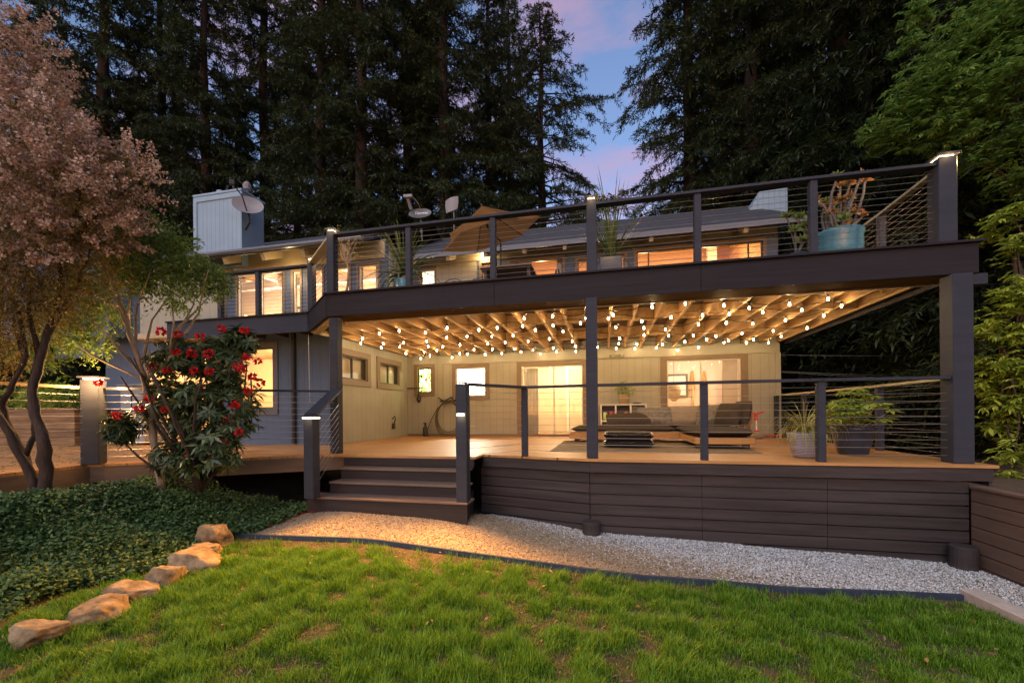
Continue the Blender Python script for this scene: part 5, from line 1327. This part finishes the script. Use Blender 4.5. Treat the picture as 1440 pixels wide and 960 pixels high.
up = [blob(-50, 130, 4.7, 110), blob(-5, 60, 4.6, 62), blob(30, 112, 4.6, 46), blob(58, 180, 4.5, 52), blob(0, 190, 4.3, 90), blob(95, 232, 4.6, 58), blob(-30, 280, 4.4, 100), blob(60, 280, 4.3, 80), blob(140, 255, 4.7, 52), blob(168, 250, 4.8, 40), blob(120, 300, 4.6, 60), blob(180, 235, 4.9, 26), blob(30, 330, 4.3, 60), blob(160, 320, 4.9, 36)]
low = [blob(-20, 390, 4.5, 80), blob(40, 395, 4.5, 62), blob(95, 370, 4.7, 55), blob(140, 350, 4.9, 40), blob(10, 450, 4.6, 50), blob(75, 425, 4.8, 36), blob(-10, 490, 4.6, 40)]
quads_mesh('foliage', np.concatenate([spray_cloud(up, 85, 0.15, 9, 0.034, 0.009, 0.05, 0.9, 0.15, 0.2), spray_cloud(low, 130, 0.20, 11, 0.045, 0.011, 0.5, 0.4, 0.1, 0.2)]), M['tealeaf'], tt)
def flowering(blobs, per_m2, ntr, npet, R0, L, W):
    """blossom heads along twigs that stick out of the crown"""
    Q = []
    for c, r in blobs:
        n = int(per_m2*4*math.pi*r*r); d = unit(rvec(n)+np.array([0, 0, 0.15]))
        lump = np.array([0.5+0.5*mnoise.noise(tuple(q*2.6+np.array(c)*2)) for q in d])
        keep = rng.random(n) < np.clip(lump*2.8-0.85, 0.03, 1); d = d[keep]; lump = lump[keep]; n = len(d)
        tw = unit(d+0.45*rvec(n)+np.array([0, 0, 0.35])); ln = rng.uniform(0.10, 0.30, n)*(0.6+0.8*lump)
        s0 = np.array(c)+d*(r*rng.uniform(0.72, 1.0, n))[:, None]*np.array([1, 1, 0.92])
        for q in range(ntr):
            P = s0+tw*(ln*(q+rng.random(n))/ntr)[:, None]+0.018*rvec(n)
            for k in range(npet):
                e = rvec(n); Q.append(leaf_quads(P+e*R0*rng.uniform(0.2, 1, n)[:, None], unit(e+0.5*rvec(n)), rvec(n), L*rng.uniform(0.7, 1.25, n), W))
    return np.concatenate(Q)
quads_mesh('blossom', np.concatenate([flowering(up, 46, 5, 8, 0.026, 0.032, 0.028), flowering(low[:4], 6, 4, 7, 0.024, 0.028, 0.024)]), M['blossom'], tt)
# small pale stemmed tree
t = thing('small_tree', 'small airy tree with pale bare stems behind the red flowering shrub', 'tree', tuple(PT(226, 690, 5.45)))
m = MB()
px_path(m, [(226, 690, 5.45), (222, 650, 5.45), (215, 610, 5.45), (210, 570, 5.45), (205, 535, 5.45), (190, 490, 5.45), (178, 450, 5.5), (165, 410, 5.5)], 0.052, 0.022, 11)
fork = [((205, 535), (150, 470), (95, 420)), ((205, 535), (130, 500), (80, 460)), ((190, 490), (195, 430), (212, 385)), ((190, 490), (172, 440), (150, 400)), ((200, 510), (215, 450), (250, 400)), ((205, 530), (180, 470), (185, 400)), ((245, 480), (255, 460), (300, 410)), ((240, 500), (246, 455), (240, 400)), ((205, 540), (240, 490), (245, 470)), ((262, 470), (280, 440), (295, 380)), ((245, 470), (262, 450), (275, 420)), ((165, 410), (155, 380), (140, 340)), ((212, 385), (215, 350), (200, 330))]
for i, (a, b, c) in enumerate(fork):
    px_path(m, [(*a, 5.45), (*b, 5.45+0.25*rng.normal()), (*c, 5.5+0.4*rng.normal())], 0.02, 0.006, 20+i, 6)
m.build('trunk', M['palebark'], t, smooth=True)
bl = [blob(205, 350, 5.5, 32), blob(240, 345, 5.6, 28), blob(170, 345, 5.6, 30), blob(265, 380, 5.6, 30), blob(225, 395, 5.5, 24), blob(290, 395, 5.7, 26), blob(195, 400, 5.4, 18), blob(140, 385, 5.7, 30), blob(110, 420, 5.8, 34), blob(90, 460, 5.8, 32), blob(150, 440, 5.8, 24), blob(215, 330, 5.7, 22), blob(255, 420, 5.4, 20), blob(305, 400, 5.8, 18), blob(125, 480, 5.8, 26), blob(60, 490, 5.9, 30), blob(180, 375, 5.3, 22)]
quads_mesh('foliage', spray_cloud(bl, 185, 0.16, 7, 0.054, 0.024, 0.1, 0.8, 0.1, 0.4), M['smallleaf'], t)
# rhododendron
t = thing('rhododendron', 'rounded dark leaved shrub with large red flower heads in front of the left deck', 'shrub', tuple(PT(285, 690, 5.35)))
m = MB(); c0 = PT(270, 572, 5.55); Rx = 108/FPX*5.5
for i in range(18):
    a = i*2.4; el = rng.uniform(0.1, 1.2); d = Vector((math.cos(a)*math.cos(el), math.sin(a)*math.cos(el), math.sin(el)))
    limb(m, PT(282, 690, 5.4), c0+d*Rx*0.85, 0.028, 0.008, 0.25, 6, i+60)
limb(m, PT(282, 690, 5.4), PT(165, 605, 5.4), 0.02, 0.008, 0.3, 6, 99)
m.build('trunk', M['teabark'], t, smooth=True)
def rosettes(centers, radii, n, L, W):
    Q = []
    for c, (rx, rz) in zip(centers, radii):
        d = rvec(n); rr = 0.35+0.65*rng.random(n)**0.5
        P = np.array(c)+d*rr[:, None]*np.array([rx, rx*0.8, rz])
        ax = unit(d*0.7+np.array([0, 0, 0.6])+0.4*rvec(n))
        e1 = unit(np.cross(ax, rvec(n))); e2 = np.cross(ax, e1)
        for k in range(9):
            a = 2*np.pi*k/9+rng.uniform(0, 0.6, n)
            dd = unit((e1*np.cos(a)[:, None]+e2*np.sin(a)[:, None])+ax*rng.uniform(-0.35, 0.5, n)[:, None]+np.array([0, 0, -0.25]))
            Q.append(leaf_quads(P, dd, ax+0.3*rvec(n), L*rng.uniform(0.7, 1.2, n), W*rng.uniform(0.8, 1.2, n), 0.1))
    return np.concatenate(Q)
quads_mesh('foliage', rosettes([PT(265, 545, 5.5), PT(300, 570, 5.5), PT(240, 575, 5.6), PT(330, 575, 5.5), PT(305, 500, 5.6), PT(250, 500, 5.6), PT(300, 630, 5.35), PT(255, 640, 5.4), PT(168, 600, 5.35), PT(340, 480, 5.6)],
     [(0.55, 0.52), (0.50, 0.5), (0.5, 0.45), (0.36, 0.5), (0.42, 0.3), (0.4, 0.28), (0.45, 0.35), (0.35, 0.3), (0.16, 0.2), (0.2, 0.2)], 84, 0.135, 0.036), M['rholeaf'], t)
FL = [(227, 466), (283, 474), (313, 462), (345, 465), (248, 495), (270, 497), (294, 497), (215, 518), (236, 520), (347, 502), (364, 508), (273, 521), (295, 523), (355, 530), (366, 538), (334, 514), (341, 520), (139, 538), (163, 584), (196, 575), (211, 561), (233, 575), (288, 611), (335, 607), (313, 623), (293, 636), (262, 645), (350, 550), (330, 570), (322, 590), (280, 545), (252, 470)]
for i, (px, py) in enumerate(FL):
    c = np.array(PT(px, py, 5.12+0.2*rng.random())); n = 34
    d = rvec(n); d[:, 2] = d[:, 2]*0.8+0.1; r_ = 0.030+0.018*rng.random()
    Q = leaf_quads(c+d*r_*0.6, unit(d+0.5*rvec(n)), d+0.7*rvec(n), 0.048*rng.uniform(0.7, 1.2, n), 0.036)
    quads_mesh('flower', Q, M['rhofl'], t)
# leafy trees at the right
def bay_tree(label, base, blobs, limbs, mat, dens, L, W):
    t = thing('broadleaf_tree', label, 'tree', tuple(base), 0, 'leafy trees at the right edge')
    m = MB(); base = Vector(base)
    for i, (a, b, r0, r1) in enumerate(limbs): limb(m, a, b, r0, r1, 0.12, 8, i+70)
    for i, (c, r) in enumerate(blobs):
        src = Vector(limbs[i % len(limbs)][1]).lerp(Vector(limbs[i % len(limbs)][0]), 0.25); limb(m, src, c, 0.022, 0.006, 0.15, 6, i+170, 5)
    m.build('trunk', M['teabark'], t, smooth=True)
    Q = []
    for c, r in blobs:
        n = int(dens*4*math.pi*r*r); d = rvec(n); P = np.array(c)+d*(r*rng.uniform(0.1, 1.15, n))[:, None]*np.array([1.15, 1, 0.75])
        P[:, 2] += 0.05*np.sin(P[:, 0]*9)
        ax = unit(np.array([-0.5, -0.35, 0.1])+1.1*rvec(n)); ax[:, 2] = ax[:, 2]*0.5-0.18
        ax = unit(ax); sd = unit(np.cross(ax, np.array([0, 0, 1.0])))
        sc_ = rng.uniform(0.55, 1.3, n)
        for k in range(7):
            a = (k-3)*0.52+rng.normal(0, 0.12, n); back = 0.02*abs(k-3)
            dd = unit(ax*np.cos(a)[:, None]+sd*np.sin(a)[:, None]+np.array([0, 0, -0.22])*rng.uniform(0.4, 1.4, n)[:, None])
            Q.append(leaf_quads(P-ax*back, dd, np.array([0, 0, 1.0])+0.35*rvec(n), L*sc_*rng.uniform(0.8, 1.15, n), W*sc_))
    quads_mesh('foliage', np.concatenate(Q), M[mat], t)
b0 = Vector((8.6, 6.6, -0.4))
bay_tree('arching leafy green tree overhanging the right corner post from the right edge', b0,
    [blob(1420, 20, 7.2, 62), blob(1370, 65, 7.4, 55), blob(1420, 110, 7.0, 60), blob(1330, 110, 7.6, 48), blob(1290, 150, 7.8, 42), blob(1370, 160, 7.3, 50), blob(1255, 185, 8.0, 30), blob(1325, 190, 7.7, 40), blob(1420, 195, 7.0, 50), blob(1285, 60, 7.9, 22), blob(1240, 195, 8.1, 20), blob(1435, 250, 6.9, 34), blob(1380, 225, 7.2, 28), blob(1300, 20, 7.9, 24), blob(1455, 60, 7, 70)],
    [(b0, PT(1500, 330, 7.2), 0.16, 0.12), (PT(1500, 330, 7.2), PT(1420, 100, 7.3), 0.10, 0.04), (PT(1500, 330, 7.2), PT(1330, 150, 7.6), 0.09, 0.03), (PT(1500, 280, 7.2), PT(1440, 10, 7.2), 0.09, 0.04)], 'bay', 56, 0.115, 0.034)
b1 = Vector((7.2, 5.6, -0.4))
bay_tree('bushy yellow green tree beside the right post, lit by the string lights', b1,
    [blob(1425, 300, 6.6, 24), blob(1395, 330, 6.9, 20), blob(1432, 345, 6.4, 26), blob(1425, 420, 6.2, 30), blob(1390, 462, 6.4, 24), blob(1430, 470, 6.2, 34), blob(1418, 520, 6.2, 30), blob(1385, 545, 6.6, 24), blob(1432, 570, 6.1, 32), blob(1400, 600, 6.4, 24), blob(1432, 640, 6.0, 30), blob(1425, 668, 6.0, 18), blob(1375, 505, 6.9, 18), blob(1440, 400, 6.2, 30), blob(1470, 520, 6.1, 60)],
    [(b1, PT(1470, 520, 6.2), 0.09, 0.06), (PT(1470, 520, 6.2), PT(1430, 340, 6.5), 0.05, 0.02), (PT(1470, 560, 6.2), PT(1400, 600, 6.3), 0.03, 0.012), (PT(1470, 520, 6.2), PT(1390, 470, 6.4), 0.035, 0.012)], 'bayl', 50, 0.12, 0.038)
b2 = Vector(PT(1345, -40, 8.2))

# ------------------------------------------------------------------ redwoods
def redwood_meshes(seed, H, Rm, z0, step=0.42, nb=5, name='redwood', mat='needle', thin=1.0, r_trunk=0.42):
    r = np.random.default_rng(seed); Q = []; br = MB()
    z = z0
    while z < H-0.4:
        f = (z-z0)/(H-z0); Lmax = Rm*(1-f)**0.75*(0.75+0.25*min(1, f*6))+0.35
        for b in range(nb):
            if r.random() < 0.10: continue
            a = r.uniform(0, 2*np.pi); L = Lmax*r.uniform(0.45, 1.12); zz = z+r.uniform(-0.2, 0.2)
            d = np.array([math.cos(a), math.sin(a), 0]); up = r.uniform(0.0, 0.30); dr = r.uniform(0.25, 0.55)
            def at(s): return np.array([0, 0, zz])+d*L*s[..., None]+np.array([0, 0, 1])*(L*(up*s-dr*s*s))[..., None]
            br.tube([at(np.array(x)) for x in (0.0, 0.35, 0.7, 1.0)], [0.03+0.008*L, 0.025, 0.015, 0.006], 4, False)
            k = max(5, int(L*11.5*thin)); s = r.uniform(0.18, 1.0, k); P = at(s)
            side = np.array([-d[1], d[0], 0]); sg = r.choice([-1, 1], k)
            T = unit(d*r.uniform(0.25, 0.9, k)[:, None]+side*(sg*r.uniform(0.3, 1, k))[:, None]+np.array([0, 0, -1])*r.uniform(0.1, 0.75, k)[:, None])
            tl = r.uniform(0.30, 0.75, k)*(0.6+0.5*(1-f))
            for j in range(14):
                u = (j+r.random(k))/14
                C = P+T*(tl*u)[:, None]+np.array([0, 0, -1])*(tl*u*u*0.25)[:, None]
                D = unit(T*0.8+unit(r.normal(size=(k, 3)))*0.75)
                Q.append(leaf_quads(C, D, unit(r.normal(size=(k, 3)))*0.6+np.array([0, 0, 0.8]), r.uniform(0.13, 0.27, k), r.uniform(0.030, 0.058, k)))
        z += step
    tr = MB(); n = 14
    tr.tube([(0.06*math.sin(i*1.3), 0.06*math.cos(i*1.7), H*i/(n-1)) for i in range(n)], [r_trunk*(1-i/(n-1))**0.8*(1.25 if i == 0 else 1)+0.02 for i in range(n)], 12)
    return np.concatenate(Q), br, tr
def make_redwood(seed, H, Rm, z0, mat='needle', **kw):
    t = thing('redwood_tree', '', 'tree', (0, 0, 0), 0, 'redwoods behind the house')
    Q, br, tr = redwood_meshes(seed, H, Rm, z0, mat=mat, **kw)
    tr.build('trunk', M['bark'], t, smooth=True, local=True)
    br.build('branches', M['bark'], t, local=True)
    quads_mesh('crown', Q, M[mat], t, local=True)
    return t
protos = [make_redwood(1, 34, 4.9, 4.0), make_redwood(2, 36, 4.5, 5.0), make_redwood(3, 27, 9.0, 5.0, thin=0.8, nb=5), make_redwood(4, 14, 2.8, 0.6, mat='needle2', step=0.36, r_trunk=0.25)]
used = [False]*len(protos)
def place_tree(k, px, Y, rz, s, label, group='redwoods behind the house'):
    o = protos[k] if not used[k] else copy_tree(protos[k]); used[k] = True
    o.location = (XY(px, Y), Y, float(gz(0, Y))); o.rotation_euler = (0, 0, rz); o.scale = (s, s, s)
    tag(o, label, 'tree', group)
W_ = [(0, -60, 17, 'redwood at the far left edge, above the blossom tree'), (1, 60, 20, 'tall redwood behind the top of the blossom tree'), (0, 150, 17.5, 'broad dark redwood between the blossom tree and the chimney'),
      (1, 230, 21, 'dark redwood rising just left of the chimney'), (0, 292, 18.5, 'redwood with its trunk straight behind the chimney'), (1, 375, 22, 'redwood right of the chimney with sky showing through its branches'),
      (0, 455, 19.5, 'redwood with a bare brown trunk above the left upper lamp post'), (1, 512, 18.5, 'thick trunked redwood above the nearly bare potted tree'), (0, 575, 23, 'redwood behind the lettered satellite dish'),
      (1, 628, 21, 'redwood behind the small square satellite dish'), (0, 690, 26, 'slender redwood above the umbrella, left of the pointed one'), (2, 764, 25, 'thin crowned pointed redwood beside the patch of open sky'),
      (0, 972, 22, 'redwood at the right side of the open sky gap'), (1, 1062, 20, 'redwood behind the right chimney box'), (0, 1130, 24, 'dark redwood above the teal bowl planter'),
      (1, 1180, 18.5, 'near redwood behind the orange succulents'), (0, 1250, 22, 'redwood left of the right corner lamp post'), (1, 1310, 17, 'redwood directly behind the right corner lamp post'),
      (0, 1385, 19, 'redwood behind the arching leafy tree'), (1, 1460, 16, 'redwood at the far right edge')]
for i, (k, px, Y, lab) in enumerate(W_): place_tree(k, px, Y, i*1.7, [1.0, 0.93, 1.07][i % 3] if k != 2 else 0.98, lab)
B_ = [(85, 'over the top of the blossom tree'), (255, 'against the left side of the chimney'), (480, 'between the two bare brown trunks'), (605, 'over the small square dish'), (720, 'left of the pointed thin crowned tree'), (20, 'behind the far left trees'), (120, 'seen between the blossom tree and the chimney'), (200, 'left of the chimney'), (335, 'right behind the chimney'), (420, 'left of the brown trunk'), (1020, 'right of the sky gap'), (1095, 'above the right chimney box'), (1210, 'above the teal bowl'), (1340, 'past the right corner post'), (1420, 'behind the arching leafy tree')]
for i, (px, lab) in enumerate(B_): place_tree(i % 2, px, 31+3*(i % 3), i*2.3+0.7, 1.1, 'farther redwood in the back row, '+lab)
L_ = [(1110, 17.5, 'low branched young conifer just right of the house corner'), (1165, 15.5, 'young conifer behind the side railing, left of the navy pot'), (1225, 13.5, 'young conifer directly behind the navy pot'), (1290, 12.5, 'young conifer behind the right end of the side railing'), (1375, 11.5, 'young conifer just right of the right post'), (1450, 10.0, 'young conifer at the right edge behind the yellow green tree'), (1255, 17.0, 'farther young conifer between the wires'),
      (-40, 12.5, 'low conifer at the far left behind the planter'), (75, 13.5, 'low conifer behind the timber planter')]
for i, (px, Y, lab) in enumerate(L_): place_tree(3, px, Y, i*1.1, [1.0, 0.85, 1.1][i % 3], lab, 'young conifers beside the house')

# ------------------------------------------------------------------ sky, camera, render
w = bpy.data.worlds.new('World'); sc.world = w; w.use_nodes = True
nt = w.node_tree; nt.nodes.clear(); L = nt.links.new
SUN_EL, SUN_ROT = R(4), R(180)
sky = nd(nt, 'ShaderNodeTexSky', sky_type='NISHITA'); sky.sun_disc = False; sky.sun_elevation = SUN_EL; sky.sun_rotation = SUN_ROT
sky.air_density = 1.0; sky.dust_density = 0.6; sky.ozone_density = 2.0
tc = nd(nt, 'ShaderNodeTexCoord'); mp = nd(nt, 'ShaderNodeMapping'); mp.inputs['Scale'].default_value = (1.6, 1.6, 4.5); mp.inputs['Location'].default_value = (0.35, 0.2, 0.1)
L(tc.outputs['Generated'], mp.inputs[0])
nz = nd(nt, 'ShaderNodeTexNoise'); nz.inputs['Scale'].default_value = 2.2; nz.inputs['Detail'].default_value = 7; nz.inputs['Roughness'].default_value = 0.58
L(mp.outputs[0], nz.inputs[0])
cr = nd(nt, 'ShaderNodeValToRGB'); cr.color_ramp.elements[0].position = 0.46; cr.color_ramp.elements[1].position = 0.74
cr.color_ramp.elements[0].color = (0, 0, 0, 1); cr.color_ramp.elements[1].color = (0.8, 0.8, 0.8, 1)
L(nz.outputs[0], cr.inputs[0])
tint = nd(nt, 'ShaderNodeMix', data_type='RGBA', blend_type='MULTIPLY'); tint.inputs['Factor'].default_value = 1.0
L(sky.outputs[0], tint.inputs['A']); tint.inputs['B'].default_value = (1.02, 0.86, 1.02, 1)
mx = nd(nt, 'ShaderNodeMix', data_type='RGBA'); L(cr.outputs[0], mx.inputs['Factor']); L(tint.outputs['Result'], mx.inputs['A']); mx.inputs['B'].default_value = (1.5, 0.85, 1.15, 1)
bg = nd(nt, 'ShaderNodeBackground'); bg.inputs[1].default_value = 0.085
L(mx.outputs['Result'], bg.inputs[0])
sl = bpy.data.lights.new('afterglow_sun', 'SUN'); sl.energy = 0.32; sl.angle = R(50); sl.color = (0.97, 0.96, 0.97)
so = bpy.data.objects.new('afterglow_sun', sl); COL.objects.link(so)
so.rotation_euler = Vector((0.25, 0.62, -0.80)).to_track_quat('-Z', 'Y').to_euler()
wo = nd(nt, 'ShaderNodeOutputWorld'); L(bg.outputs[0], wo.inputs[0])

cam = bpy.data.cameras.new('camera'); co = bpy.data.objects.new('camera', cam); COL.objects.link(co); sc.camera = co
cam.sensor_width = 36; cam.lens = FPX/1440*36; cam.shift_y = (HY-480)/1440; cam.clip_end = 2000; cam.clip_start = 0.05
co.matrix_world = Matrix.Translation((0, 0, CZ)) @ Matrix.Rotation(YAW, 4, 'Z') @ Matrix.Rotation(R(90), 4, 'X') @ Matrix.Rotation(-ROLL, 4, 'Z')
sc.view_settings.view_transform = 'Standard'; sc.view_settings.look = 'None'; sc.view_settings.exposure = 2.42; sc.view_settings.gamma = 1
sc.view_settings.use_curve_mapping = False
cy = sc.cycles
cy.max_bounces = 6; cy.diffuse_bounces = 3; cy.glossy_bounces = 3; cy.transmission_bounces = 4; cy.transparent_max_bounces = 12
cy.sample_clamp_indirect = 4.0; cy.caustics_reflective = False; cy.caustics_refractive = False
cy.use_denoising = True
try: cy.use_light_tree = True
except Exception: pass
